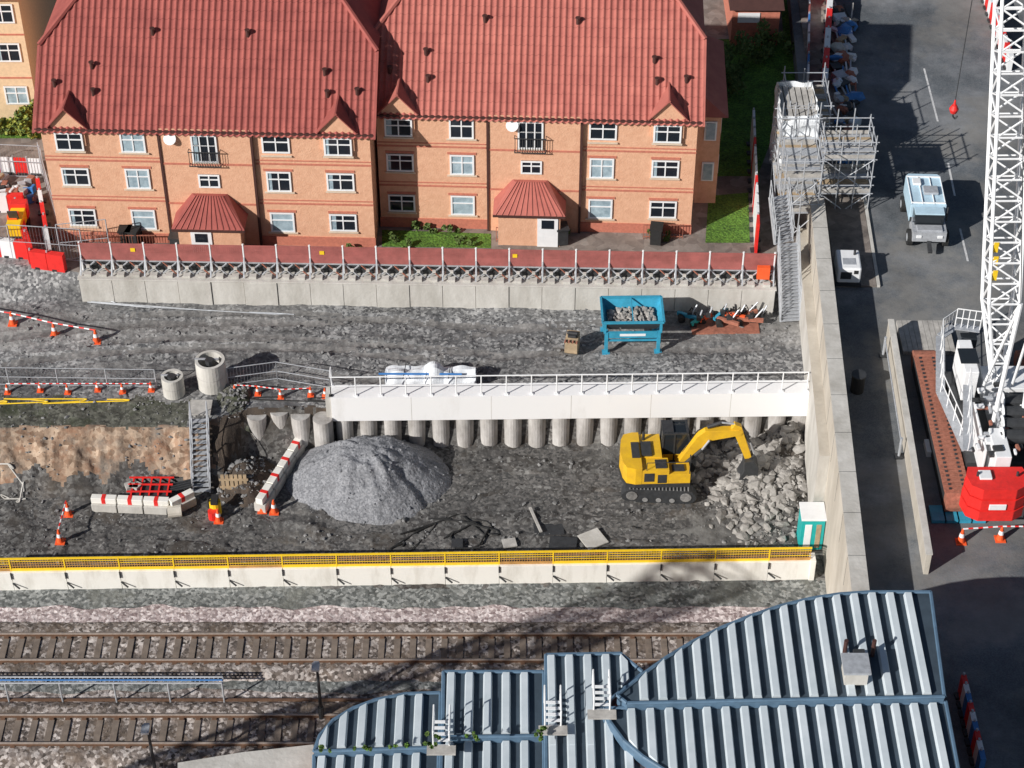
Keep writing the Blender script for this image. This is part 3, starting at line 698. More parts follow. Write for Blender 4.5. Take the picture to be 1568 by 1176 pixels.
# ---------------------------------------------------------------- piles of material
def mound(name,c,rx,ry,h,mat,seed=0,sharp=1.0,chunks=0,cm=None,res=80,exp=1.15,cs=(.08,.35),gully=0,top=9,pw=4):
    vs=[];fs=[]
    def hh(u,v,x,y):
        a=math.atan2(v,u); r=math.hypot(u,v)
        rr=1+.2*noise.noise(Vector((math.cos(a)*1.3,math.sin(a)*1.3,seed)))+.05*noise.noise(Vector((math.cos(a)*5,math.sin(a)*5,seed)))
        q=r/rr
        z=h*max(0,1-q**exp); 
        if z>top: z=top+(z-top)*.25
        z+= (noise.noise(Vector((x*.9,y*.9,seed)))*.35+noise.noise(Vector((x*2.6,y*2.6,seed)))*.16+noise.noise(Vector((x*6,y*6,seed)))*.06)*sharp*min(1,max(0,1.15-q)*2)
        if gully: z+=noise.noise(Vector((math.cos(a)*4,math.sin(a)*4,r*1.5)))*gully*math.sin(min(1,q)*math.pi)
        return z-.25*max(0,q-.95)*6 if q>.95 else z
    for j in range(res+1):
        for i in range(res+1):
            u=-1.2+2.4*i/res; v=-1.2+2.4*j/res; x=c[0]+u*rx;y=c[1]+v*ry
            vs.append((x,y,c[2]+hh(u,v,x,y)-.02))
    for j in range(res):
        for i in range(res): a=j*(res+1)+i; fs.append((a,a+1,a+res+2,a+res+1))
    b=MB(); b.add(vs,fs,mat)
    e=empty(name)
    b.build('mound',e,smooth=True)
    if chunks:
        b=MB()
        for _ in range(chunks):
            u=random.gauss(0,.52);v=random.gauss(0,.52)
            if math.hypot(u,v)>1.3: continue
            x=c[0]+u*rx;y=c[1]+v*ry; r=cs[0]+(cs[1]-cs[0])*random.random()**pw
            if x>wallx(y)-.9: continue
            b.rock((x,y,c[2]+max(0,hh(u,v,x,y))+r*.1),r,cm or mat)
        b.build('chunks',e)
p=P(555,755,0); mound('gravel_heap',(p.x+.2,p.y+1.0,0),3.9,2.8,2.5,m_stonepile,3,.55,260,m_stonepile,exp=1.1,gully=.18,cs=(.03,.11),top=1.75,res=110)
p=P(1160,745,0); mound('rubble_heap',(p.x+.2,p.y+.6,0),2.7,3.5,.7,m_pit,5,.9,2600,m_rubble,cs=(.04,.42),pw=6)
p=P(1205,700,0); mound('rubble_heap',(p.x-.0,p.y+1,0),1.7,2.4,1.1,m_pit,8,.8,1000,m_rubble,cs=(.04,.4),pw=6)
p=P(375,735,0); mound('spoil_heap',(p.x,p.y,0),1.5,1.8,.8,m_soil,11,.6,250,m_rock,cs=(.04,.2))
p=P(345,600,ZU); mound('spoil_heap',(p.x+.4,p.y-.3,ZU),.8,1.2,.5,m_verge,12,.6,150,m_rock,cs=(.04,.15))
b=MB()
for _ in range(10000):
    x=random.uniform(-32,16.5); y=random.uniform(Y0+.8,utoe(0)-.3)
    r=.03+.11*random.random()**6
    dens=noise.noise(Vector((x*.35,y*.35,21)))
    if dens<-.05 and random.random()<.75: continue
    if x>wallx(y)-1: continue
    if rut(x,y)<-.02: continue
    b.rock((x,y,gz(x,y)+r*.2),r,m_rock)
b.build('loose_stones')
# ---------------------------------------------------------------- concrete rings
def ring(px,py,r,h,z0=ZU):
    p=P(px,py,z0); b=MB(); n=28
    vs=[];
    for (rr,z) in((r,0),(r,h),(r-.14,h),(r-.14,h-.9)):
        for i in range(n): t=2*math.pi*i/n; vs.append((math.cos(t)*rr,math.sin(t)*rr,z))
    fs=[(k*n+i,k*n+(i+1)%n,(k+1)*n+(i+1)%n,(k+1)*n+i) for k in range(3) for i in range(n)]
    b.add(vs,fs,m_conc); b.cyl((0,0,h-.95),(0,0,h-.9),r-.141,m_dark,n=n)
    b.cyl((0,0,h*.5-.01),(0,0,h*.5+.01),r+.006,m_pile,n=n,caps=False)
    b.beam((-r,0,h+.04),(r*.6,0,h+.04),.08,.06,m_galv); b.cyl((0,-.1,h-.9),(0,-.1,h+.1),.2,m_dark)
    b.build('concrete_manhole_ring',loc=(p.x,p.y,z0))
ring(326,590,.68,1.55);ring(267,602,.5,1.05)
# ---------------------------------------------------------------- stairs
def stair(name,a,c,w,n,rail=True,mat=m_galv):
    b=MB(); a=Vector(a);c=Vector(c); d=(c-a); h=Vector((d.x,d.y,0)).normalized(); s=Vector((-h.y,h.x,0))*w/2
    for k in(-1,1):
        b.beam(a+s*k,c+s*k,.06,.2,mat)
        if rail:
            for z in(1.0,.5): b.cyl(a+s*k+V(0,0,z),c+s*k+V(0,0,z),.025,mat,n=6)
            for i in range(5): p=a.lerp(c,i/4)+s*k; b.cyl(p,p+V(0,0,1.0),.025,mat,n=6)
    R=Matrix.Rotation(math.atan2(h.y,h.x),3,'Z')
    for i in range(n): b.box(a.lerp(c,(i+.5)/n),(.22,w-.06,.035),mat,R=R)
    return b.build(name)
a=P(306,640,ZU+.3);c=P(309,755,.05); stair('site_access_stair',a,c,.75,14)
b=MB(); p=P(306,628,ZU+.3); b.box((p.x,p.y+.2,ZU+.28),(1.0,1.0,.06),m_woodg); b.build('stair_landing')
# ---------------------------------------------------------------- barriers & cones
def block(name,pts,z0=0,n=3,h=.75,w=.5):
    b=MB(); a=P(*pts[0],z0);c=P(*pts[1],z0); d=(c-a).normalized()
    L=(c-a).length/n
    for i in range(n):
        p=a+d*(L*i+.03);q=a+d*(L*(i+1)-.03)
        b.beam(p+V(0,0,h*.3),q+V(0,0,h*.3),w,h*.6,m_conc); b.beam(p+V(0,0,h*.8),q+V(0,0,h*.8),w*.62,h*.4,m_white)
        m=p.lerp(q,.5); b.beam(m-d*.1+V(0,0,h*.8),m+d*.1+V(0,0,h*.8),w*.64,h*.42,m_red)
    return b.build(name,bevel=.02)
block('concrete_barrier_block',((142,778),(262,783)),0,3)
block('concrete_barrier_block',((262,786),(298,768)),0,1)
block('concrete_barrier_block',((398,785),(462,685)),0,4,.8,.55)
def cone(px,py,z0,s=1.0):
    p=P(px,py,z0); z0=gz(p.x,p.y) if z0<3 else z0
    b=MB(); b.box((0,0,.02),(.42*s,.42*s,.04),m_orange); b.cyl((0,0,.04),(0,0,.75*s),.16*s,m_orange,r1=.04*s,n=12); b.cyl((0,0,.33*s),(0,0,.52*s),.118*s,m_wpaint,r1=.09*s,n=12,caps=False)
    b.build('traffic_cone',loc=(p.x,p.y,z0))
for px,py in[(20,497),(84,512),(148,523)]: cone(px,py,ZU)
CX=[12,62,104,150,188,232]
for i,x in enumerate(CX): cone(x,600+(-1)**i*1.5,ZU,.7)
for px,py in[(395,604),(430,609),(476,607),(498,608),(360,602)]: cone(px,py,ZU,.7)
for px,py in[(105,787),(93,832),(420,784),(402,782),(335,797)]: cone(px,py,0)
for px,py in[(1471,830),(1531,826)]: cone(px,py,ZR)
b=MB()
def pole(a,c,z,zz,r=.035):
    p=P(*a,z);q=P(*c,z); n=8
    for i in range(n):
        u=p.lerp(q,i/n);v=p.lerp(q,(i+1)/n); b.cyl(u+V(0,0,zz),v+V(0,0,zz),r,m_red if i%2 else m_wpaint,n=6)
pole((20,497),(84,512),ZU,.7);pole((84,512),(148,523),ZU,.7);pole((-60,484),(20,497),ZU,.7)
for i in range(len(CX)-1): pole((CX[i],600),(CX[i+1],600),ZU,.5,.025)
for a,c in[((360,602),(395,604)),((395,604),(430,609)),((430,609),(476,607))]: pole(a,c,ZU,.5,.025)
pole((1471,830),(1531,826),ZR,.75); pole((1531,826),(1580,826),ZR,.75)
pole((93,832),(105,787),0,.8)
b.build('barrier_plank')
def mesh_fence(name,pts,z0,h=1.1,mat=m_galv,sp=2.2,ww=.15):
    b=MB()
    for (p0,p1) in zip(pts[:-1],pts[1:]):
        a=P(*p0,z0);c=P(*p1,z0);L=(c-a).length;n=max(1,round(L/sp))
        for i in range(n+1): q=a.lerp(c,i/n); b.cyl(q,q+V(0,0,h),.03,mat,n=5)
        for z in(.1,h/2,h): b.cyl(a+V(0,0,z),c+V(0,0,z),.022,mat,n=5)
        k=int(L/ww)
        for i in range(k): q=a.lerp(c,i/k); b.cyl(q+V(0,0,.1),q+V(0,0,h),.008,mat,n=3,caps=False)
    return b.build(name)
mesh_fence('mesh_fence',[(-60,590),(240,594)],ZU,1.1)
mesh_fence('mesh_fence',[(350,592),(425,582),(508,596)],ZU,1.1)
mesh_fence('mesh_fence',[(20,395),(130,402)],ZE,2.0)
mesh_fence('mesh_fence',[(-60,395),(20,392)],ZE,1.8,m_galv)
mesh_fence('mesh_fence',[(95,400),(170,392)],ZE,2.2,m_galv)
def hose(name,pts,z,r=.035,mat=m_black):
    w=[P(x,y,z) for x,y in pts]; out=[]
    for i in range(len(w)-1):
        p0=w[max(i-1,0)];p1=w[i];p2=w[i+1];p3=w[min(i+2,len(w)-1)]
        for t in np.linspace(0,1,7)[:-1]:
            q=.5*((2*p1)+(p2-p0)*t+(2*p0-5*p1+4*p2-p3)*t*t+(3*p1-3*p2+p0-p3)*t**3); out.append(Vector((q.x,q.y,gz(q.x,q.y)+r+.02)))
    b=MB(); b.tube(out,r,mat,n=6); b.build(name)
hose('hose',[(616,838),(640,815),(680,798),(720,800),(742,818),(735,835),(700,842),(690,822),(720,806),(760,812),(772,835)],0,.04)
hose('hose',[(650,840),(660,812),(700,790),(745,800),(770,830)],0,.025)
hose('hose',[(0,615),(60,618),(120,612),(180,616),(240,612)],ZU,.03,m_yel)
hose('hose',[(0,750),(20,742),(38,755),(30,768),(8,765),(-10,758)],0,.035,m_conc)
hose('cable',[(170,462),(220,472),(300,474),(420,480),(520,484)],ZU,.025,m_galv)
hose('hose',[(500,610),(400,614),(355,606)],ZU,.03,m_black)
b=MB()
for px,py,w,l,r,m in[(840,808,1.3,1.0,.1,m_dark),(862,835,1.2,.8,-.1,m_dark),(908,828,1.0,1.0,.5,m_conc),(780,833,.6,.5,.2,m_woodg),(700,835,.5,.5,0,m_dark),(820,800,.12,1.6,.3,m_woodg)]:
    p=P(px,py,0); b.box((p.x,p.y,gz(p.x,p.y)+.09),(w,l,.06),m,rz=r)
b.build('steel_plates')
p=P(232,765,.0); b=MB()
for i in range(5): b.box((p.x-.8+i*.4,p.y+.2,.62),(.07,1.1,.06),m_red)
for j in range(3): b.box((p.x,p.y-.2+j*.45,.7),(2.0,.06,.06),m_red)
b.box((p.x,p.y+.1,.3),(1.6,.9,.5),m_dark)
for i in range(4): b.cyl((p.x+.9,p.y-.1+i*.15,.6),(p.x+1.8,p.y+.2+i*.15,.62),.05,m_dark)
for i in range(3): b.box((p.x-1.2+random.random(),p.y+.2,.62),(.4,.3,.2),m_woodg,rz=i)
b.build('steel_frame_stack')
p=P(331,785,0); b=MB(); b.cyl((p.x,p.y,0),(p.x,p.y,.7),.26,m_yel,n=14); b.box((p.x,p.y,.8),(.3,.5,.2),m_black); b.cyl((p.x-.1,p.y-.35,0),(p.x-.1,p.y-.35,.45),.2,m_red,n=12); b.cyl((p.x-.28,p.y,.3),(p.x-.28,p.y,.9),.05,m_black); b.build('water_pump')
p=P(268,790,0); b=MB(); b.cyl((p.x-.3,p.y,.25),(p.x+.3,p.y+.1,.25),.28,m_conc2,n=14); b.cyl((p.x-.32,p.y,.25),(p.x-.3,p.y,.25),.2,m_dark,n=14); b.build('pipe_section')
p=P(360,752,.0); b=MB()
for i in range(6): b.box((p.x-.5+i*.2,p.y,.5),(.15,.06,1.0),m_wood)
for z in(.3,.75): b.box((p.x,p.y-.05,z),(1.3,.05,.1),m_wood)
for i in range(5): b.box((p.x-.2+i*.22,p.y+.35,.25+i*.03),(.2,1.0,.04),m_wood,rz=.2*i)
b.build('timber_shutter')
# blue tray frame on legs
A=P(925,540,ZU); e=empty('blue_hopper',(A.x,A.y,ZU),math.radians(1)); b=MB(); w=2.6;l=1.7
for x in(0.08,w-.08):
    for y in(0,l): b.bx(x-.08,x+.08,y-.08,y+.08,0,1.25,m_blue); b.box((x,y,.03),(.35,.35,.06),m_blue)
for y in(0,l): b.beam((.1,y,.75),(w-.1,y,.75),.08,.08,m_blue)
b.build('legs',e)
b=MB(); z0=1.25;z1=1.85; i0=.2
o_=[(-.12,-.1),(w+.12,-.1),(w+.12,l+.1),(-.12,l+.1)]
bt=[(i0,i0),(w-i0,i0),(w-i0,l-i0),(i0,l-i0)]
for i in range(4):
    j=(i+1)%4
    b.face([(o_[i][0],o_[i][1],z1),(bt[i][0],bt[i][1],z0),(bt[j][0],bt[j][1],z0),(o_[j][0],o_[j][1],z1)],m_blue if i!=0 else m_dark)
b.face([(x,y,z0+.02) for x,y in bt],m_pit)
for i in range(4):
    j=(i+1)%4; b.beam((*o_[i],z1+.03),(*o_[j],z1+.03),.1,.1,m_blue)
b.beam((0.17,0,1.08),(w-.17,0,1.08),.1,.34,m_blue); b.beam((.7,-.056,1.1),(1.9,-.056,1.1),.006,.14,m_wpaint)
for x in(0,w): b.beam((x,0,1.2),(x,0,1.85),.12,.12,m_blue)
b.beam((w*.5,-.05,z1+.02),(w*.5,l+.05,z1+.02),.05,.05,m_blue)
b.build('tray',e)
b=MB()
for _ in range(160): b.rock((random.uniform(.25,w-.25),random.uniform(.25,l-.25),1.4+random.random()*.15),random.uniform(.06,.2),m_rubble)
b.build('stone_load',e)
p=P(876,538,ZU); b=MB()
b.xprism([(-.4,.9),(.35,1.0),(.5,.5),(.3,.05),(-.2,0),(-.45,.25)],-.3,.3,m_wood)
for i in range(4): b.box((-.45,-.27+i*.18,.95),(.2,.07,.07),m_rust)
b.box((.0,0,1.02),(.4,.4,.12),m_dark); b.cyl((-.05,-.25,1.15),(-.05,.25,1.15),.08,m_dark,n=8); b.build('digger_bucket',loc=(p.x,p.y,ZU),rz=math.radians(80),bevel=.02)
b=MB()
for px,py,m,l in[(1052,492,m_blue,.9),(1080,495,m_orange,.6),(1102,490,m_blue,.6),(1125,492,m_orange,.9),(1145,498,m_rust,1.4),(1112,500,m_rust,1.1),(1160,493,m_dark,.8),(1066,500,m_teal,.5),(1135,488,m_rust,1.5)]:
    p=P(px,py,ZU); q=random.uniform(-.8,.8)
    b.beam((p.x-l/2,p.y+q*.4,ZU+.3),(p.x+l/2,p.y-q*.4,ZU+.4),.14,.18,m)
    b.cyl((p.x-l*.3,p.y-.2,ZU+.2),(p.x-l*.3,p.y+.25,ZU+.2),.17,m_black,n=12)
    b.cyl((p.x+l*.2,p.y,ZU+.4),(p.x+l*.5,p.y+.2,ZU+.85),.04,m_galv); b.box((p.x+.1,p.y,ZU+.5),(.22,.16,.2),m_dark)
    b.tube([Vector((p.x,p.y,ZU+.5)),Vector((p.x+.2,p.y+.2,ZU+.7)),Vector((p.x+.45,p.y-.1,ZU+.3))],.025,m_black,n=5)
p=P(1110,502,ZU); b.box((p.x,p.y,ZU+.05),(3.2,1.0,.1),m_rust)
b.build('hydraulic_attachments')
a=P(590,588,ZU+.4);c=P(728,588,ZU+.4); b=MB()
N=40;vs=[];fs=[]
for i in range(N+1):
    x=lerp(a.x,c.x,i/N)
    for j in range(11):
        t=math.pi*j/10; r=.5+.14*noise.noise(Vector((x*1.6,j*.6,2)))+(.18*math.sin(math.pi*(i-17)/9) if 17<i<26 else 0)
        vs.append((x,a.y+.6-math.cos(t)*r*1.2,ZU+math.sin(t)*r*1.55))
for i in range(N):
    for j in range(10): q=i*11+j; fs.append((q,q+11,q+12,q+1))
b.add(vs,fs,m_tarp)
for x in (a.x,c.x): b.cyl((x-.02,a.y+.5,ZU+.35),(x+.02,a.y+.5,ZU+.35),.42,m_tarp,n=12)
for f in(.2,.45,.7): b.cyl((lerp(a.x,c.x,f),a.y-.1,ZU+.8),(lerp(a.x,c.x,f)+.1,a.y+1.0,ZU+.8),.02,m_dark,n=5)
b.cyl((a.x-.3,a.y+.25,ZU+.8),(a.x+3.5,a.y+.25,ZU+.78),.05,m_blue2); b.build('tarpaulin_covered_pipes')
b=MB(); cx_=wallx(cab.y+.4)-.9; b.box((cx_,cab.y+.5,.9),(1.0,1.0,1.8),m_teal); b.box((cx_,cab.y+.5,1.85),(1.08,1.1,.1),m_wpaint)
b.box((cx_-.2,cab.y-.01,.85),(.3,.02,1.4),m_wpaint); b.box((cx_+.25,cab.y-.01,.85),(.22,.02,1.4),m_wood); b.build('teal_site_cabinet',bevel=.02)
# ---------------------------------------------------------------- scaffold & stair tower
stair('scaffold_stair',P(1206,372,ZE+2.0),P(1210,492,ZU+.15),.95,22)
stair('scaffold_stair',P(1192,300,ZE+4.0),P(1200,372,ZE+2),.9,12)
def scaffold(name,x0,x1,y0,y1,z0,levels,nx,ny,dz=2.0,post=1.1):
    b=MB(); top=z0+levels*dz
    for i in range(nx+1):
        for j in range(ny+1):
            x=lerp(x0,x1,i/nx);y=lerp(y0,y1,j/ny); b.cyl((x,y,z0),(x,y,top+post+random.uniform(0,.5)),.03,m_galv,n=6)
    for k in range(1,levels+1):
        for zz in(0,.5,1.0):
            z=z0+k*dz+zz
            for y in(y0,y1): b.cyl((x0-.15,y,z),(x1+.15,y,z),.028,m_galv,n=6)
            for x in(x0,x1): b.cyl((x,y0-.15,z),(x,y1+.15,z),.028,m_galv,n=6)
        yy=y0+.1
        while yy<y1: b.box(((x0+x1)/2,yy,z0+k*dz+.06),(x1-x0+.1,.2,.04),random.choice([m_woodg,m_woodg,m_wood,m_galv])); yy+=.23
        for y in(y0,y1): b.bx(x0,x1,y-.02,y+.02,z0+k*dz+.09,z0+k*dz+.28,m_woodg)
        b.cyl((x0,y0,z0+(k-1)*dz),(x1,y0,z0+k*dz),.028,m_galv,n=6); b.cyl((x0,y0,z0+(k-1)*dz),(x0,y1,z0+k*dz),.028,m_galv,n=6); b.cyl((x1,y0,z0+(k-1)*dz),(x0,y0,z0+k*dz),.028,m_galv,n=6)
    return b.build(name)
q=P(1192,358,ZE); scaffold('stair_tower_scaffold',q.x-.1,q.x+1.6,q.y-1,q.y+3.5,ZE,2,2,3)
q=P(1255,300,ZR); scaffold('access_scaffold',q.x-.2,q.x+2.2,q.y-1.2,q.y+.9,ZR-1,2,3,2)
q=P(1200,290,ZE); scaffold('access_scaffold',q.x-.1,q.x+1.9,q.y,q.y+3,ZE,2,2,2)
q=P(1193,318,ZE); b=MB()
x0,x1,y0,y1=q.x-.25,q.x+1.55,q.y+.3,q.y+3.3; n=16
def sheet(p00,p10,p11,p01,n,amp):
    vs=[];fs=[]; p00,p10,p11,p01=map(Vector,(p00,p10,p11,p01)); nn=(p10-p00).cross(p01-p00).normalized()
    for j in range(n+1):
        for i in range(n+1):
            u=i/n;v=j/n; p=p00.lerp(p10,u).lerp(p01.lerp(p11,u),v); vs.append(p+nn*noise.noise(p*1.9)*amp)
    for j in range(n):
        for i in range(n): a=j*(n+1)+i; fs.append((a,a+1,a+n+2,a+n+1))
    b.add(vs,fs,m_tarp)
zt=ZE+5.3; zb_=ZE+1.0
sheet((x0,y0,zb_),(x1,y0,zb_),(x1,y0,zt),(x0,y0,zt),n,.25);sheet((x0,y1,zb_),(x0,y0,zb_),(x0,y0,zt),(x0,y1,zt),n,.2)
sheet((x1,y0,zb_),(x1,y1,zb_),(x1,y1,zt),(x1,y0,zt),n,.2);sheet((x1,y1,zb_),(x0,y1,zb_),(x0,y1,zt),(x1,y1,zt),n,.2)
for i in range(4): b.cyl((lerp(x0,x1,i/3),y0-.12,ZE),(lerp(x0,x1,i/3),y0-.12,zt+.8),.028,m_galv,n=6)
for z in(1.2,2.6,4,5.2): b.cyl((x0-.2,y0-.14,ZE+z),(x1+.2,y0-.14,ZE+z),.028,m_galv,n=6)
for i in range(6): b.box((lerp(x0,x1,(i+.5)/6),(y0+y1)/2,zt-.3),(.24,y1-y0,.04),m_woodg)
b.build('sheeted_scaffold_tower')
def hoarding(name,a,c,z0,h,mats,n,th=.06):
    b=MB(); a=P(*a,z0);c=P(*c,z0)
    for i in range(n):
        p=a.lerp(c,i/n);q=a.lerp(c,(i+.97)/n); b.beam(p+V(0,0,h/2),q+V(0,0,h/2),th,h,mats[i%len(mats)])
        b.cyl(p,p+V(0,0,h+.1),.05,m_galv,n=6)
        m=p.lerp(q,.5); b.box(m+V(0,0,.06),(.5,.3,.1),m_dark,rz=.1)
    return b.build(name)
hoarding('site_hoarding',(1150,215),(1157,392),ZE,1.9,[m_wpaint,m_wpaint,m_wpaint,m_red],12,.12)
hoarding('plastic_barrier',(1272,-30),(1260,150),ZR+.1,1.2,[m_wpaint,m_red,m_red,m_wpaint],12,.3)
hoarding('plastic_barrier',(1237,-30),(1234,150),ZR-.9,1.5,[m_wpaint,m_redrust,m_blue2,m_wpaint],12,.1)
hoarding('plastic_barrier',(1498,-30),(1545,110),ZR,1.0,[m_red,m_wpaint],14,.25)
hoarding('plastic_barrier',(1470,1060),(1500,1190),ZR,1.0,[m_red,m_wpaint,m_blue2],9,.2)
hoarding('plastic_barrier',(28,330),(50,405),ZE,1.0,[m_red],3,.3)
hoarding('plastic_barrier',(50,408),(102,415),ZE,1.0,[m_red,m_red],2,.3)
hoarding('plastic_barrier',(-60,385),(48,395),ZE,1.0,[m_red,m_wpaint,m_red,m_wpaint],5,.3)
hoarding('plastic_barrier',(-60,325),(40,322),ZE,1.0,[m_red,m_red,m_wpaint],4,.3)
hoarding('plastic_barrier',(62,300),(78,395),ZE,1.1,[m_red,m_wpaint,m_red],5,.2)
hoarding('plastic_barrier',(-60,262),(66,268),ZE,1.0,[m_red,m_wpaint],6)
mesh_fence('mesh_fence',[(-60,268),(70,274)],ZE,2.0)
mesh_fence('mesh_fence',[(66,268),(92,362)],ZE,2.0)
p=P(30,362,ZE); b=MB(); b.box((p.x,p.y,.9+ZE),(.7,1.5,.7),m_yel); b.box((p.x,p.y+.9,1.0+ZE),(.8,.5,.9),m_red); b.cyl((p.x-.4,p.y-.6,ZE+.3),(p.x+.4,p.y-.6,ZE+.3),.3,m_black,n=14); b.cyl((p.x-.4,p.y+.7,ZE+.3),(p.x+.4,p.y+.7,ZE+.3),.3,m_black,n=14)
b.beam((p.x,p.y-.3,ZE+1.3),(p.x,p.y-.5,ZE+1.9),.5,.05,m_dark); b.box((p.x-.1,p.y-.1,ZE+1.35),(.5,.5,.2),m_orange); b.build('site_roller',bevel=.04)
b=MB()
for i in range(26):
    px=random.uniform(-10,55);py=random.uniform(278,312); p=P(px,py,ZE); m=random.choice([m_blue2,m_dark,m_galv,m_tarp,m_dark,m_wood,m_woodg,m_galv,m_rust])
    b.box((p.x,p.y,ZE+.25),(random.uniform(.1,.7),random.uniform(.1,.5),random.uniform(.2,.5)),m,rz=random.random()*3)
b.build('stacked_site_materials',bevel=.03)
b=MB()
for i in range(110):
    t=random.random(); py=lerp(20,250,t); px=lerp(1290,1298,t)+random.uniform(-14,14); p=P(px,py,ZR+.1)
    m=random.choice([m_tarp,m_tarp,m_woodg,m_blue2,m_galv,m_dark,m_wood,m_rust,m_dark,m_conc])
    if random.random()<.3: b.rock((p.x,p.y,ZR+.35),random.uniform(.25,.5),m,.8,.85)
    elif random.random()<.5: b.beam((p.x,p.y-.8,ZR+.3),(p.x+random.uniform(-.3,.3),p.y+.8,ZR+.35),.08,.08,m)
    else: b.box((p.x,p.y,ZR+.3),(random.uniform(.2,.7),random.uniform(.2,.7),random.uniform(.1,.4)),m,rz=random.random())
b.build('bagged_site_materials')
# ---------------------------------------------------------------- vehicles
p=P(1416,362,ZR); e=empty('utility_truck',(p.x,p.y,ZR),math.radians(-2)); b=MB()
b.prism([(-.85,.2),(.85,.2),(.85,2.6),(.7,2.8),(-.7,2.8),(-.85,2.6)],.75,1.7,m_vanb)
for y in(.35,2.5): b.beam((-.8,y,1.74),(.8,y,1.74),.08,.08,m_wpaint)
for s in(-.8,-.27,.27,.8): b.box((s,1.42,1.74),(.05,2.3,.06),m_wpaint)
b.box((.2,1.3,1.8),(.7,.6,.15),m_galv); b.box((-.4,2.0,1.8),(.4,.5,.12),m_wpaint)
b.build('box_body',e,bevel=.05)
b=MB(); b.prism([(-.8,-1.1),(.8,-1.1),(.8,.15),(-.8,.15)],.5,1.05,m_galv); b.prism([(-.68,-.5),(.68,-.5),(.72,.15),(-.72,.15)],1.05,1.6,m_cabg); b.box((0,-.15,1.63),(1.4,.6,.07),m_vanb)
b.box((0,-.8,1.09),(1.2,.45,.08),m_galv); b.beam((0,-1.1,.5),(0,-1.8,.4),.2,.15,m_dark); b.box((-.5,-1.12,.8),(.25,.05,.15),m_wpaint);b.box((.5,-1.12,.8),(.25,.05,.15),m_wpaint)
b.cyl((.85,-.2,1.1),(.85,-.2,1.9),.04,m_dark); b.box((-.9,-.4,1.3),(.1,.05,.25),m_dark);b.build('cab',e,bevel=.04)
b=MB()
for x in(-.85,.85):
    for y in(-.6,2.1): b.cyl((x-.12,y,.4),(x+.12,y,.4),.4,m_black,n=16); b.cyl((x-.13,y,.4),(x+.13,y,.4),.2,m_galv,n=12)
b.build('wheels',e)
p=P(1298,440,ZR); e=empty('site_generator',(p.x,p.y,ZR),math.radians(-2)); b=MB(); b.bx(-.55,.55,0,1.5,.25,1.1,m_wpaint); b.build('canopy',e,bevel=.08)
b=MB(); b.bx(-.6,.6,-.05,1.55,.08,.24,m_dark); b.bx(-.4,.1,-.02,-.005,.5,.9,m_dark); b.bx(.2,.4,-.02,-.005,.8,1.0,m_black); b.cyl((.3,1.1,1.1),(.3,1.1,1.35),.06,m_dark); b.bx(-.3,.3,.3,.8,1.102,1.12,m_galv); b.bx(-.6,-.4,.2,.5,0,.08,m_black);b.build('skid',e)
# ---------------------------------------------------------------- crawler crane
q=P(1440,640,ZR+1.0)
e=empty('crawler_crane',(0,0,0))
b=MB()
for s,xx in((0,q.x),(1,q.x+4.6)):
    ya_=P(1420,540,ZR+1).y; yb_=P(1440,752,ZR+1).y
    b.bx(xx-.5,xx+.5,yb_+.1,ya_-.1,ZR+.1,ZR+.9,m_dark)
    n=int((ya_-yb_)/.26)
    for i in range(n):
        y=yb_+(i+.5)*.26; b.box((xx,y,ZR+.96),(1.05,.22,.1),m_rust)
        for k in(-.28,.28): b.box((xx+k,y,ZR+1.02),(.1,.1,.05),m_dark)
    for y in(ya_,yb_): b.cyl((xx-.48,y,ZR+.5),(xx+.48,y,ZR+.5),.5,m_rust,n=14)
b.build('crawler_tracks',e)
b=MB()
def WB(px0,px1,py0,py1,z0,z1,mat):
    a=P(px0,py0,z1);c=P(px1,py1,z1); b.bx(a.x,c.x,c.y,a.y,z0,z1,mat)
b.bx(q.x+.6,q.x+4.1,yb_+1.5,ya_-1.5,ZR+.5,ZR+1.2,m_dark)
WB(1482,1512,585,690,ZR+1.2,ZR+2.7,m_wpaint)
WB(1514,1545,600,650,ZR+1.2,ZR+2.3,m_galv)
WB(1514,1550,655,700,ZR+1.2,ZR+2.9,m_wpaint)
WB(1545,1620,600,650,ZR+1.2,ZR+2.4,m_dark)
WB(1500,1600,560,595,ZR+1.2,ZR+2.2,m_wpaint)
WB(1466,1500,520,570,ZR+1.3,ZR+2.9,m_wpaint)
WB(1470,1497,509,519,ZR+1.8,ZR+2.7,m_cabg)
a=P(1483,545,ZR+2.93); b.box((a.x,a.y,ZR+2.93),(.8,1.0,.05),m_cabg)
for k in range(40):
    px=random.uniform(1488,1590);py=random.uniform(585,700); a=P(px,py,ZR+2.6); b.box((a.x,a.y,ZR+2.6+random.uniform(0,.3)),(random.uniform(.1,.6),random.uniform(.08,.35),.14),random.choice([m_dark,m_galv,m_rust,m_wpaint,m_dark,m_wpaint]),rz=random.choice([0,.1,1.57]))
for k in range(4): a=P(1560,620+k*18,ZR+2.5); b.cyl((a.x-.7,a.y,ZR+2.7),(a.x+.7,a.y,ZR+2.7),.3,m_dark,n=14); b.cyl((a.x-.75,a.y,ZR+2.7),(a.x-.7,a.y,ZR+2.7),.42,m_wpaint,n=16)
b.build('superstructure',e,bevel=.03)
b=MB(); a=P(1526,735,ZR+2.4)
pr=[(-1.15,-.55),(-1.3,.1),(-1.15,.6),(1.15,.6),(1.3,.1),(1.15,-.55),(.7,-.85),(-.7,-.85)]
for k in range(3): b.prism([(a.x+x*(1-.02*k),a.y+y*(1-.03*k)) for x,y in pr],ZR+.9+k*.58,ZR+1.44+k*.58,m_red)
b.box((a.x-.5,a.y,ZR+2.68),(.5,.5,.1),m_wpaint); b.box((a.x,a.y-.86,ZR+1.7),(.7,.05,.3),m_wpaint)
